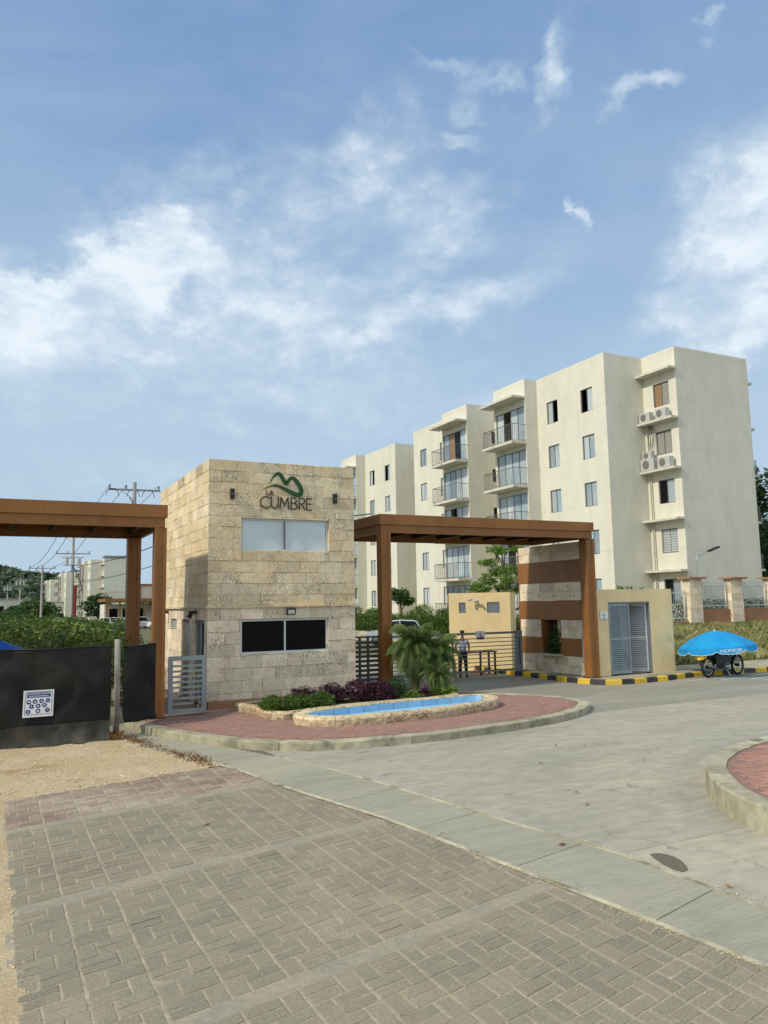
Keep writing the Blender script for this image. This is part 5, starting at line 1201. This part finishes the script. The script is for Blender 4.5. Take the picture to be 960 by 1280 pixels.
for k, (x, y, h, lab) in enumerate(((28.2, 62, 1.9, 'pale green bush left of the canopy post by the second block'), (28.2, 57.5, 1.6, 'broad leaf bush behind the hedge near the small tree'), (28.1, 49.5, 1.9, 'yellow green bush behind the hedge right of the small tree'), (28.2, 46, 1.6, 'spiky bush behind the hedge by the stone plinth'), (28.3, 68, 1.7, 'dark bush behind the hedge near the tower edge'))):
    shrub('garden_bush', lab, [(x, y, 1.5+h*.25, .8, .9, h*.3), (x+.1, y+1, 1.5+h*.2, .7, .7, h*.22)], 700, .16, ('leaf_mid', 'leaf_tree', 'leaf_bright')[k % 3], .8, .35, group='bushes along the cream blocks')
# tall dry grass on the bank and a few weeds
def blades(name, n, xr, yr, hf, hr, m, lean=.25, w=.012, poly=None, dens=None):
    x = rng.uniform(*xr, n); y = rng.uniform(*yr, n)
    if poly: k = np.array([inpoly(a, b, poly) for a, b in zip(x, y)]); x, y = x[k], y[k]
    if dens: k = np.array([random.random() < dens(a, b) for a, b in zip(x, y)]); x, y = x[k], y[k]
    n = len(x); z = np.array([hf(a, b) for a, b in zip(x, y)]); h = rng.uniform(*hr, n)*(1+.4*np.sin(x*1.7)*np.cos(y*2.1)); a = rng.uniform(0, 6.28, n); lx, ly = rng.normal(0, lean, n)*h, rng.normal(0, lean, n)*h
    b = np.stack([x, y, z], 1); s = np.stack([np.cos(a)*w, np.sin(a)*w, np.zeros(n)], 1); mid = b+np.stack([lx*.35, ly*.35, h*.55], 1); tip = b+np.stack([lx, ly, h], 1)
    V = np.stack([b-s, b+s, mid+s*.7, tip], 1).reshape(-1, 3); o = quads_obj(name, V, m); o['kind'] = 'stuff'; return o
blades('tall_grass', 62000, (21.2, 36), (21.35, 25.2), bank, (.10, .36), 'grass_blade', .3, .012)
blades('green_grass', 12000, (21.2, 36), (21.3, 25.2), bank, (.10, .45), 'leaf_mid', .3, .014, dens=lambda x, y: max(0, mnoise.noise(Vector((x*.5, y*.5, 2))))*2.2+(.9 if y < 21.7 and x < 23 else 0))
blades('dry_weeds', 9000, (2.3, 3.6), (12.9, 17.0), lambda x, y: 0.0, (.02, .09), 'dry_weed', .6, .006, dens=lambda x, y: max(0, 1-abs(x-(3.38-(y-13.1)*.24))/.22)*(.5+mnoise.noise(Vector((x*3, y*3, 0)))))
blades('fence_foot_weeds', 420, (2.15, 2.45), (16.5, 16.95), lambda x, y: 0.0, (.03, .15), 'dry_weed', .5, .006)
lv = MB()
for (x, y) in [(8.33, 7.0), (6.9, 8.05), (7.2, 8.6), (9.6, 11.2), (9.2, 11.5), (5.55, 6.9), (6.05, 5.2), (6.3, 4.9), (8.0, 10.4), (2.4, 9.6)]:
    r_ = random.uniform(.03, .07); a = random.uniform(0, 6.28); cxx = math.cos(a)*r_; cyy = math.sin(a)*r_
    k = len(lv.v); lv.v += [(x-cxx, y-cyy, .014), (x+cyy*.4, y-cxx*.4, .02), (x+cxx, y+cyy, .022), (x-cyy*.4, y+cxx*.4, .016), (x, y, .034)]; lv.f += [(k, k+1, k+4), (k+1, k+2, k+4), (k+2, k+3, k+4), (k+3, k, k+4)]
tag(lv.build('fallen_leaves', 'dry_weed'), kind='stuff')

# ================================================================== motorcycle and umbrella
bk = thing('motorcycle', 'black motorcycle parked at the kerb under a blue umbrella', 'motorcycle', (22.0, 18.56, 0), None, R(5))
ra, rf, wr = (-.78, 0, .34), (.80, 0, .34), .34
for nm, c_ in (('wheel', ra), ('wheel', rf)):
    tr_ = MB().torus(c_, (0, 1, 0), wr-.045, .045, 28, 8).build(nm, 'rubber', bk, True)
    MB().torus(c_, (0, 1, 0), wr-.09, .014, 24, 5).build('rim', 'steel', tr_); sp_ = MB()
    for k in range(18): a = 2*PI*k/18; sp_.tube([c_, (c_[0]+(wr-.09)*math.cos(a), .0, c_[2]+(wr-.09)*math.sin(a))], .004, 4)
    sp_.build('spokes', 'steel', tr_); MB().tube([(c_[0], -.07, c_[2]), (c_[0], .07, c_[2])], .055, 10).build('hub', 'black_metal', tr_)
MB().tube([(.80, -.09, .31), (.55, -.09, .92)], .024, 8).tube([(.80, .09, .31), (.55, .09, .92)], .024, 8).build('fork', 'steel', bk)
MB().tube([(.52, 0, .86), (.1, 0, .74), (-.35, 0, .70), (-.85, 0, .74)], .025, 6).tube([(.50, 0, .82), (.35, 0, .42), (.05, 0, .27), (-.3, 0, .30), (-.35, 0, .7)], .022, 6).tube([(-.3, -.08, .32), (-.78, -.08, .31)], .02, 6).tube([(-.3, .08, .32), (-.78, .08, .31)], .02, 6).build('frame', 'black_metal', bk)
MB().box(-.12, .22, -.12, .12, .28, .46).tube([(.14, 0, .44), (.26, 0, .68)], [.09, .08], 10).tube([(.02, -.14, .36), (.02, .14, .36)], .10, 12).build('engine', 'bronze_frame', bk)
MB().box(-.42, .02, -.10, .10, .42, .72).box(-.60, -.20, -.14, .14, .66, .74).build('battery_cover', 'black_metal', bk)
MB().tube([(.12, -.13, .33), (-.1, -.14, .33)], .06, 10).build('crankcase', 'steel', bk)
MB().sphere((.22, 0, .80), .2, 14, 9, (1.35, .62, .62)).build('fuel_tank', 'black_metal', bk, True)
MB().sphere((-.33, 0, .79), .2, 14, 8, (2.1, .62, .32)).build('seat', 'rubber', bk, True)
MB().tube([(.2, -.12, .33), (.0, -.15, .24), (-.4, -.16, .26), (-.95, -.17, .40)], [.02, .025, .04, .045], 8).build('exhaust', 'bronze_frame', bk, True)
MB().tube([(.50, -.34, 1.02), (.55, -.12, .98), (.55, .12, .98), (.50, .34, 1.02)], .016, 6).build('handlebar', 'black_metal', bk)
MB().sphere((.66, 0, .86), .095, 10, 8).build('headlight', 'lamp_glass', bk, True)
for k in range(2):
    cx_ = ra[0] if k == 0 else rf[0]; mg = MB(); a0_, a1_ = (20, 165) if k == 0 else (50, 170); P = []
    for q in range(10): a = R(a0_+(a1_-a0_)*q/9); P.append((cx_+.355*math.cos(a), .31+.355*math.sin(a)))
    for q in range(9): mg.add([(P[q][0], -.07, P[q][1]), (P[q+1][0], -.07, P[q+1][1]), (P[q+1][0], .07, P[q+1][1]), (P[q][0], .07, P[q][1]), (P[q][0], -.07, P[q][1]+.008), (P[q+1][0], -.07, P[q+1][1]+.008), (P[q+1][0], .07, P[q+1][1]+.008), (P[q][0], .07, P[q][1]+.008)], [(0, 1, 2, 3), (7, 6, 5, 4), (0, 4, 5, 1), (3, 2, 6, 7)])
    mg.build('mudguard', 'black_metal', bk)
MB().fbox(V3(-1.16, 0, .60), V3(0, -1, 0), V3(.25, 0, .97).normalized(), V3(-.97, 0, .25).normalized(), -.12, .12, 0, .15, -.006, .006).fbox(V3(-1.12, -.1, .60), X, Z, -Y, -.12, .16, .02, .14, -.004, .004).build('number_plate', 'kerb_yellow', bk)
MB().tube([(.02, -.1, .3), (-.02, -.30, .02)], .014, 6).build('kick_stand', 'white_frame', bk)
MB().box(-.55, -.05, -.17, -.12, .42, .72).box(.05, .34, -.10, .10, .46, .66).build('side_panel', 'black_metal', bk)
ux, uy, uz = 21.92, 18.72, 1.50
um = thing('beach_umbrella', 'bright blue open umbrella with white HONOR lettering laid over the motorcycle', 'umbrella', (ux, uy, 0)); tilt = Matrix.Rotation(R(-2.6), 4, Y)@Matrix.Rotation(R(-3), 4, X)
NR = 8; RR = 1.22; a0_ = R(-141)
def dome(r_, a):   # r_ 0..1 along the rib
    th_ = a*NR/(2*PI)
    f = abs(((a-a0_)/(2*PI/NR)) % 1-.5)*2; rad = RR*r_*(1-.075*(1-f)*r_)
    return Vector((rad*math.cos(a), rad*math.sin(a), -.50*r_**1.75-.035*(1-f)*r_))
for k in range(NR):
    mb = MB(); ns, nr = 8, 10
    for i in range(nr+1):
        for j in range(ns+1):
            a = a0_+2*PI/NR*(k+j/ns); p = tilt@dome(max(.001, i/nr), a); mb.v.append((p.x, p.y, p.z+uz))
    for i in range(nr):
        for j in range(ns): b = i*(ns+1)+j; mb.f.append((b, b+1, b+ns+2, b+ns+1))
    pn = mb.build('canopy_panel', 'umbrella_blue', um, True)
    mb = MB()
    for i in range(3):
        for j in range(ns+1):
            a = a0_+2*PI/NR*(k+j/ns); f = abs(j/ns-.5)*2; p = dome(1, a); o_ = p.normalized(); sc_ = .20*(1-.35*f**8)
            p = tilt@(p+Vector((p.x*.012*i, p.y*.012*i, -sc_*i/2+(.003 if i == 0 else 0)))); mb.v.append((p.x, p.y, p.z+uz))
    for i in range(2):
        for j in range(ns): b = i*(ns+1)+j; mb.f.append((b, b+1, b+ns+2, b+ns+1))
    vl = mb.build('valance', 'umbrella_blue', um, True)
    tr_ = [Vector(mb.v[2*(ns+1)+j]) for j in range(ns+1)]; MB().tube(tr_, .008, 4).build('trim', 'white_print', vl)
for k in range(NR):
    a = a0_+2*PI/NR*k; pts = [tilt@(dome(max(.01, s/6), a)-Vector((0, 0, .012)))+Vector((0, 0, uz)) for s in range(7)]; MB().tube(pts, .006, 4).build('rib', 'steel', um)
MB().tube([(0, 0, uz-.01), (.02, -.1, .55)], .02, 8).build('pole', 'white_frame', um)
MB().sphere((0, 0, uz+.01), .03).build('finial', 'white_print', um)
# lettering on the front right valance
aL = a0_+2*PI/NR*.16+0; Ls = 'HONOR'
kf = 0
A0 = tilt@dome(1, a0_+2*PI/NR*kf); A1 = tilt@dome(1, a0_+2*PI/NR*(kf+1)); UU = (A1-A0); UL = UU.length; UU.normalize(); NNv = UU.cross(Z).normalized()
pm_ = (tilt@dome(1, a0_+2*PI/NR*(kf+.5)))
text_mesh('HONOR', .15, 'lettering', 'white_print', um, pm_+Vector((0, 0, uz-.085))+NNv*.05, UU, Z, .004, bold=-.001, sx=1.25)

# ================================================================== guard, table, cone
def skin_body(name, joints, edges, rad, m, parent, sub=1, root=0):
    me = bpy.data.meshes.new(name); me.from_pydata(joints, edges, []); o = bpy.data.objects.new(name, me); COL.objects.link(o)
    md = o.modifiers.new('s', 'SKIN'); sv = me.skin_vertices[0].data if me.skin_vertices else None
    if sv is None: bm = bmesh.new(); bm.from_mesh(me); bm.verts.layers.skin.verify(); bm.to_mesh(me); bm.free(); sv = me.skin_vertices[0].data
    for i, r_ in enumerate(rad): sv[i].radius = (r_, r_) if not isinstance(r_, tuple) else r_; sv[i].use_root = (i == root)
    s = o.modifiers.new('u', 'SUBSURF'); s.levels = sub; s.render_levels = sub
    bpy.context.view_layer.update(); dg = bpy.context.evaluated_depsgraph_get(); nm = bpy.data.meshes.new_from_object(o.evaluated_get(dg)); bpy.data.objects.remove(o)
    nm.materials.clear(); nm.materials.append(MATS[m]); nm.polygons.foreach_set('use_smooth', [True]*len(nm.polygons)); return link(name, nm, parent)
gd = thing('person', 'guard in pale blue shirt, dark cap and black trousers standing behind the sliding gate', 'person', (14.84, 23.45, 0), None, R(-20)); gd.scale = (.92, .92, .93)
J = [(0, 0, .95), (0, .01, 1.15), (0, .0, 1.36), (0, 0, 1.47), (0, -.01, 1.53)]; E_ = [(0, 1), (1, 2), (2, 3), (3, 4)]; Rd = [(.145, .11), (.13, .095), (.15, .10), (.055, .055), (.05, .05)]
for sg_ in (-1, 1):
    b = len(J); J += [(.09*sg_, 0, .86), (.11*sg_, -.02, .48), (.13*sg_, .02, .09), (.14*sg_, -.10, .04)]; E_ += [(0, b), (b, b+1), (b+1, b+2), (b+2, b+3)]; Rd += [.085, .058, .042, .035]
    b = len(J); J += [(.185*sg_, 0, 1.39), (.27*sg_, .04, 1.12), (.20*sg_, -.12, .95), (.17*sg_, -.19, .93)]; E_ += [(2, b), (b, b+1), (b+1, b+2), (b+2, b+3)]; Rd += [.055, .042, .03, .028]
    w_ = b+3
    for f in range(4): c_ = len(J); o_ = (f-1.5)*.019; l_ = (.075, .085, .08, .06)[f]; J += [(.17*sg_+o_, -.22, .925), (.17*sg_+o_*1.1, -.22-l_*.6, .915), (.17*sg_+o_*1.1, -.22-l_*.85, .895)]; E_ += [(w_, c_), (c_, c_+1), (c_+1, c_+2)]; Rd += [.010, .009, .008]
    c_ = len(J); J += [((.17-.035)*sg_, -.19, .935), ((.17-.055)*sg_, -.215, .94)]; E_ += [(w_, c_), (c_, c_+1)]; Rd += [.011, .009]
b = len(J); J += [(0, -.015, 1.61), (0, -.01, 1.70)]; E_ += [(4, b), (b, b+1)]; Rd += [(.078, .09), (.07, .08)]
skin_body('body', J, E_, Rd, 'skin', gd)
skin_body('shirt', [(0, 0, .93), (0, .01, 1.15), (0, 0, 1.34), (0, 0, 1.42)]+[(s*.17, 0, 1.385) for s in (-1, 1)]+[(s*.235, .022, 1.22) for s in (-1, 1)], [(0, 1), (1, 2), (2, 3), (2, 4), (2, 5), (4, 6), (5, 7)], [(.175, .145), (.155, .12), (.17, .12), (.075, .075), .072, .072, .062, .062], 'shirt', gd)
skin_body('trousers', [(0, 0, 1.06), (0, 0, .92)]+[(s*.09, 0, .84) for s in (-1, 1)]+[(s*.11, -.02, .48) for s in (-1, 1)]+[(s*.13, .02, .12) for s in (-1, 1)], [(0, 1), (1, 2), (1, 3), (2, 4), (3, 5), (4, 6), (5, 7)], [(.15, .12), (.16, .125), .105, .105, .078, .078, .064, .064], 'dark_cloth', gd)
MB().sphere((-.13, -.03, .045), .07, 10, 6, (.75, 2, .62)).sphere((.13, -.03, .045), .07, 10, 6, (.75, 2, .62)).build('shoes', 'black_metal', gd, True)
MB().sphere((0, -.012, 1.70), .092, 14, 8, (1, 1.1, .72)).add([(.085*math.cos(R(a)), -.05-.15*math.sin(R(a)), 1.685) for a in range(0, 181, 20)]+[(.085*math.cos(R(a)), -.05-.15*math.sin(R(a)), 1.70) for a in range(0, 181, 20)], [tuple(range(10)), tuple(range(19, 9, -1))]).build('cap', 'dark_cloth', gd, True)
MB().sphere((0, -.085, 1.585), .05, 10, 6, (1.05, .55, .8)).build('face_mask', 'dark_cloth', gd, True)
MB().sphere((0, -.112, 1.625), .014, 6, 5, (1, 1.3, 1.5)).build('nose', 'skin', gd, True)
for s in (-1, 1): MB().sphere((.03*s, -.096, 1.645), .011, 6, 5).build('eye', 'black_metal', gd, True); MB().sphere((.082*s, -.01, 1.625), .02, 6, 5, (.4, .8, 1.4)).build('ear', 'skin', gd, True)
tb = thing('table', 'narrow black table behind the sliding gate beside the guard', 'table', (15.15, 23.75, 0), None, R(-4))
MB().box(0, 1.30, 0, .55, .80, .84).build('tabletop', 'black_metal', tb)
for x, y in ((.03, .03), (.60, .03), (1.20, .03), (.03, .47), (1.20, .47)): MB().box(x, x+.06, y, y+.05, 0, .80).build('leg', 'black_metal', tb)
pp_ = MB().box(15.75, 15.97, 23.85, 24.05, .842, .856); tag(pp_.build('papers', 'sign_white'), 'white papers lying on the black table', 'papers')
cn = thing('weighted_base', 'pinkish concrete stand base on the road beyond the sliding gate', 'stand base', (16.0, 24.3, 0)); MB().tube([(0, 0, 0), (0, 0, .10)], [.28, .25], 16).build('base', 'pinkish', cn); MB().tube([(0, 0, .10), (0, 0, .30)], [.13, .09], 12).build('socket', 'pinkish', cn)

# ================================================================== cars
def car(label, loc, rz, m, group=None, L=3.9, H=1.5, Wd=1.65):
    t = thing('parked_car', label, 'car', loc, group, rz); prof = [(-L/2, .35), (-L/2+.02, .72), (-L/2+.32, .86), (-L*.20, .95), (-L*.02, H-.07), (L*.14, H), (L*.36, H-.05), (L*.46, 1.0), (L/2, .86), (L/2, .35)]
    lower = [(-L/2, .30), (-L/2+.0, .70), (-L/2+.30, .84), (-L*.20, .93), (L*.46, .98), (L/2-.0, .84), (L/2, .30)]
    b = MB(); n = len(lower)
    for s in (-1, 1): b.v += [(x, s*Wd/2*(.96 if z < .5 else 1), z) for x, z in lower]
    b.f += [tuple(range(n)), tuple(range(2*n-1, n-1, -1))]+[(i, (i+1) % n, n+(i+1) % n, n+i) for i in range(n)]
    up = [(-L*.22, .93), (-L*.03, H-.06), (L*.12, H), (L*.37, H-.06), (L*.47, .97)]; k = len(b.v); n2 = len(up)
    b.build('body', m, t)
    g_ = MB()
    for s in (-1, 1): g_.v += [(x, s*(Wd/2-.03-(.17 if z > 1.1 else 0)), z) for x, z in up]
    g_.f += [tuple(range(n2)), tuple(range(2*n2-1, n2-1, -1))]+[(i, (i+1) % n2, n2+(i+1) % n2, n2+i) for i in range(n2)]
    g_.build('glasshouse', 'pane_dark', t)
    r_ = MB()
    r_.add([(up[1][0]-.02, -Wd/2+.2, H-.05), (up[1][0]-.02, Wd/2-.2, H-.05), (up[2][0], Wd/2-.2, H+.012), (up[2][0], -Wd/2+.2, H+.012), (up[3][0]+.03, -Wd/2+.2, H-.04), (up[3][0]+.03, Wd/2-.2, H-.04)], [(0, 1, 2, 3), (3, 2, 5, 4)])
    for s in (-1, 1):
        yb_, yt_ = s*(Wd/2-.02), s*(Wd/2-.19)
        for a, c in (((up[0][0], .93), (up[1][0], H-.05)), ((up[4][0], .97), (up[3][0], H-.05)), ((L*.12, .94), (L*.10, H-.02))): r_.tube([(a[0], yb_, a[1]), (c[0], yt_, c[1])], .035, 5)
        r_.tube([(up[1][0], yt_, H-.05), (up[2][0], yt_, H), (up[3][0], yt_, H-.05)], .03, 5)
    r_.build('roof', m, t)
    for x in (-L*.31, L*.31):
        for s in (-1, 1):
            w = MB().torus((x, s*(Wd/2-.09), .30), (0, 1, 0), .22, .085, 18, 7).build('wheel', 'rubber', t, True); MB().tube([(x, s*(Wd/2-.10), .30), (x, s*(Wd/2-.01), .30)], .18, 12).build('rim', 'steel', w)
    for s in (-1, 1): MB().sphere((-L/2+.06, s*(Wd/2-.28), .68), .1, 8, 6, (.6, 1.5, .8)).build('headlight', 'lamp_glass', t, True); MB().sphere((L/2-.04, s*(Wd/2-.2), .80), .1, 8, 6, (.5, 1, 1.2)).build('tail_light', 'red_tube', t, True)
    return t
car('silver hatchback parked beyond the palms in front of the hedge', (23.0, 44.4, 0.05), R(-28), 'car_silver', L=3.7)
for x, y, c_, lab in ((13.0, 104, 'car_white', 'white car under the clubhouse end, leftmost of the far row'), (14.6, 103, 'car_silver', 'grey car beside the far white car near the clubhouse'), (16.6, 105, 'car_silver', 'grey car half hidden by bushes below the clubhouse roof'), (19.3, 100, 'car_white', 'white car seen between the two left canopy posts')):
    car(lab, (x, y, .0), R(-60), c_, 'cars in the far parking row', L=4.2)

# ================================================================== power line
def pole(label, x, y, h, arms, transformer=False, tube_=False, rz=R(-4)):
    t = thing('utility_pole', label, 'utility pole', (x, y, 0), 'power line poles', rz)
    MB().tube([(0, 0, -1), (0, 0, h)], [.17, .11], 8).build('pole', 'pole_concrete', t)
    for z, w in arms:
        a = MB().box(-w/2, w/2, -.05, .05, z-.05, z+.05).tube([(-w*.25, 0, z-.05), (0, 0, z-.6)], .02, 4).build('crossarm', 'gate_grey', t)
        for s in (-.47, -.16, .47): MB().tube([(w*s, 0, z+.05), (w*s, 0, z+.26)], [.035, .05], 6).build('insulator', 'bronze_frame', a)
    if transformer:
        b = MB()
        for s in (-.55, 0, .55): b.tube([(s, -.15, 6.9), (s, -.15, 7.5)], .16, 8)
        b.box(-1.0, 1.0, -.12, .12, 7.55, 7.63).box(-.9, .9, -.3, .3, 6.82, 6.88).build('transformer', 'ac_white', t)
    if tube_: MB().tube([(.28, 0, 0), (.28, -.02, 4.9)], .16, 8).build('conduit', 'red_tube', t); MB().tube([(.1, 0, 6.6), (.6, 0, 5.6), (.9, 0, 4.6), (.4, 0, 4.0), (.3, 0, 4.7)], .05, 5).build('cable_loop', 'wire', t)
    return (x, y)
PP = [((7.22, 46.5, 9.9), ((9.45, 2.9),), 0, 0, 'nearest power pole, its top showing above the left canopy beside the tower'), ((6.9, 80.5, 10.2), ((9.6, 3.1), (7.95, 3.1)), 1, 1, 'power pole with transformers and a dark red conduit'),
      ((5.75, 109.5, 8.3), ((7.95, 3.2),), 0, 0, 'plain pale power pole left of the one with the red conduit'), ((4.3, 146, 8.2), ((7.75, 3.3),), 1, 0, 'fourth power pole, with small transformers before the hill'), ((3.0, 184, 8.1), ((7.8, 3.6),), 1, 0, 'farthest power pole at the left before the hill')]
for (x, y, h), arms, tr, tu, lab in PP: pole(lab, x, y, h, arms, tr, tu)
def sag(a, b, s, n=14): a, b = Vector(a), Vector(b); return [a.lerp(b, i/n)-Z*s*4*(i/n)*(1-i/n) for i in range(n+1)]
wz = [9.75, 9.9, 8.2, 8.0, 8.05]
wl = thing('power_lines', 'thin overhead wires running from pole to pole above the left canopy', 'wires', (6.9, 46.5, 0))
for k, s in enumerate((-1.35, -.45, 1.35)):
    for i in range(4):
        a, b = PP[i][0], PP[i+1][0]; pts = [(p.x-6.9, p.y-46.5, p.z) for p in sag((a[0]+s, a[1], wz[i]), (b[0]+s, b[1], wz[i+1]), .7)]
        MB().tube(pts, .014+.012*i, 4).build('wire', 'wire', wl)
for pts in ([(6.9, 46.5, 5.6), (5.2, 34, 6.3), (3.0, 20, 9.5)],): pass
MB().tube([(p.x-6.9, p.y-46.5, p.z) for p in sag((6.95, 80.5, 6.8), (12.2, 42, 8.3), .8)], .035, 4).build('cable', 'wire', wl)
MB().tube([(p.x-6.9, p.y-46.5, p.z) for p in sag((6.95, 80.5, 5.2), (11.6, 42, 6.4), .5)], .028, 4).build('cable', 'wire', wl)
MB().tube([(p.x-6.9, p.y-46.5, p.z) for p in sag((6.95, 46.5, 9.0), (8.6, 36, 5.2), .9)], .03, 4).build('cable', 'wire', wl)
for s in (-.9, .25, 1.1): MB().tube([(s+.35*math.cos(R(q)), 0, 9.05+.45*math.sin(R(q))) for q in range(0, 181, 20)], .022, 4).build('jumper_loop', 'wire', wl)
tag(MB().tube([(8.8, 19.9, 5.06), (9.6, 19.9, 5.17)], .02, 6).build('conduit_pipe', 'gate_grey'), 'thin grey pipe running from the tower to the right canopy roof', 'pipe')

# ================================================================== far left: clubhouse, houses, thicket, tarp
ch = thing('clubhouse', 'low clubhouse with brown framed canopy in front of the far blank wall', 'building', (13.9, 112, 0))
MB().box(0, 7, 1, 6, 0, 3.2).build('wall', 'cream_wall', ch); MB().box(-.3, 7, -2, 6, 3.55, 3.95).build('canopy_beam', 'brown_paint', ch); MB().box(0, 7, -1.8, 1, 3.45, 3.54).build('canopy_roof', 'roof_grey', ch)
for x in (0, 1.6, 3.2, 4.8, 6.4): MB().box(x-.12, x+.12, -1.9, -1.66, 0, 3.54).build('post', 'brown_paint', ch)
for x in (.6, 2.4, 4.2): w = MB().box(x, x+1.1, .94, 1.0-.001, .3, 2.6).build('window', 'pane_dark', ch)
MB().box(3.6, 7, 1.2, 6, 3.96, 6.0).build('upper_room', 'cream_wall', ch); MB().box(3.4, 7, 1.0, 1.19, 5.75, 6.0).box(3.4, 3.62, 1.0, 1.19, 3.96, 5.745).box(4.6, 4.8, 1.0, 1.19, 3.96, 5.745).build('upper_frame', 'brown_paint', ch)
rl = MB()
for x in np.arange(0, 3.5, .25): rl.tube([(x, 1.3, 3.95), (x, 1.3, 4.9)], .02, 4)
rl.tube([(0, 1.3, 4.9), (3.5, 1.3, 4.9)], .03, 4).build('railing', 'railing', ch)
for k, (x, y, w, z, h, lab) in enumerate(((-5.0, 175, 9, .4, 4.0, 'long low white house at the left edge behind the thicket'), (4.2, 190, 7, 1.0, 4.0, 'white house right of the fourth power pole'), (16.5, 240, 14, -1.0, 5.6, 'low cream house left of the far blocks'), (-3.2, 120, 2.2, 0, 6.8, 'white tower like house cut by the left edge'))):
    h_ = thing('white_house', lab, 'house', (x, y, z), 'low white houses before the hill'); MB().box(-w/2, w/2, 0, 5, 0, h).build('wall', 'cream_wall', h_); MB().box(-w/2-.3, w/2+.3, -.3, 5.3, h, h+.25).build('roof', 'roof_grey', h_)
    for q in range(int(w//2.4)): MB().box(-w/2+.8+q*2.4, -w/2+1.8+q*2.4, -.03, .0, 1.2, 2.6).build('window', 'pane_dark', h_)
hh = thing('hillside_house', 'small white house alone on the green hillside', 'house', (18.5, 505, 8.0), None, R(8)); MB().box(-2.4, 2.4, 0, 5, 1, 5.0).build('wall', 'car_white', hh); MB().box(-2.6, 2.6, -.2, 5.2, 5.0, 5.4).build('roof', 'roof_grey', hh)
# thicket beyond the fence: one mass nobody could count
TH = []
for _ in range(420):
    y = 20.5+ (random.random()**1.5)*62; x = random.uniform(-9, 9.5)*(y/45+.25)*.8
    if x > 2.6+.16*(y-20) and y < 60: continue
    if x > 9.5: continue
    fd = x*.448+y*.886; u_ = (x*.893-y*.451)/fd
    top = 2.6-(.016 if u_ > -.40 else .011 if u_ > -.45 else .007)*fd + random.uniform(-.5, .22); top = max(.7, min(top, 2.15+.3*(u_ < -.43)))
    TH.append((x, y, top*.5, random.uniform(.6, 1.1)*(1+y/90), random.uniform(.6, 1.1)*(1+y/90), top*.5))
for nm_, sel, nn_, lf_, sc_ in (('thicket', lambda k: k % 5 < 2, 52000, 'thicket_dark', 1.0), ('thicket_mid_leaves', lambda k: k % 5 in (2, 3), 62000, 'thicket_mid', 1.05), ('thicket_bright_leaves', lambda k: k % 5 == 4, 36000, 'thicket_bright', 1.2)):
    T_ = [b for k, b in enumerate(TH) if sel(k)]; c, d = clump_pts(nn_, T_, .6); keep = c[:, 2] > -.05; c, d = c[keep], d[keep]; sz = (.065+.0030*(c[:, 1]-16))*sc_
    quads_obj(nm_, leaf_arrays(c, sz[:, None], .6, .5, d*.4), lf_)['kind'] = 'stuff'
tree('thicket_tree', 'rounded dark green tree standing out of the thicket behind the plain pale pole', 5.6, 122, 0, 5.0, [(0, 0, 2.6, 2.6, 1.7, 1.7), (-2.2, .5, 1.9, 1.9, 1.4, 1.5), (2.0, 0, 2.0, 1.8, 1.3, 1.4)], 3600, .25, 'leaf_tree', .15)
tree('thicket_tree', 'dark leafy tree rising from the thicket at the far left', 0.9, 52, 0, 2.9, [(0, 0, 1.8, 1.4, 1.3, .95), (-1.4, .5, 1.5, 1.3, 1.2, .9), (1.1, .3, 1.4, .9, 1.0, .8)], 4200, .15, 'leaf_tree', .15)
tree('round_tree', 'dark round tree in front of the far blocks right of the red conduit', 15.6, 135, .5, 5, [(0, 0, 2.6, 2.6, 2.2, 2.0)], 1500, .35, 'leaf_dark', .2)
tree('round_tree', 'leafy tree in front of the block seen between the two left canopy posts', 22.3, 112, .5, 5.4, [(0, 0, 3.0, 2.2, 2.2, 2.0), (.8, 0, 4.2, 1.4, 1.4, 1.1)], 2000, .32, 'leaf_tree', .2)
cg = thing('cane_clump', 'clump of long arching reed leaves just above the long black fence', 'reeds', (1.55, 22.5, 0))
mb = MB()
for k in range(150):
    a = random.uniform(0, 6.28); l = random.uniform(.6, 1.5); x0_, y0_ = random.gauss(0, .55), random.gauss(0, .4); w = .018; u = Vector((math.cos(a), math.sin(a), 0)); s_ = Vector((-u.y, u.x, 0))*w
    p = [Vector((x0_, y0_, .6)), Vector((x0_, y0_, .6))+u*l*.25+Z*l*.55, Vector((x0_, y0_, .6))+u*l*.6+Z*l*.75, Vector((x0_, y0_, .6))+u*l+Z*l*.55]; b = len(mb.v)
    mb.v += [tuple(p[0]-s_), tuple(p[0]+s_), tuple(p[1]-s_), tuple(p[1]+s_), tuple(p[2]-s_*.8), tuple(p[2]+s_*.8), tuple(p[3])]; mb.f += [(b, b+1, b+3, b+2), (b+2, b+3, b+5, b+4), (b+4, b+5, b+6)]
mb.build('leaves', 'leaf_bright', cg)
tp = thing('tarp_shelter', 'white roofed shelter with a blue tarp behind the long black fence at the left edge', 'shelter', (-.3, 19.5, 0))
MB().add([(-1.6, 0, 1.62), (1.15, 0, 1.60), (.45, .5, 1.95), (-1.6, .5, 1.98), (-1.6, 1.6, 1.7), (1.15, 1.6, 1.66)], [(0, 1, 2, 3), (3, 2, 5, 4), (1, 5, 2)]).build('tarp', 'tarp_blue', tp)
MB().box(-1.6, .35, .8, 1.9, 1.93, 1.99).build('roof_sheet', 'sign_white', tp)
for x, y in ((-1.5, .1), (1.0, .1), (-1.5, 1.5), (1.0, 1.5)): MB().tube([(x, y, 0), (x, y, 1.6)], .03, 6).build('pole', 'post_concrete', tp)
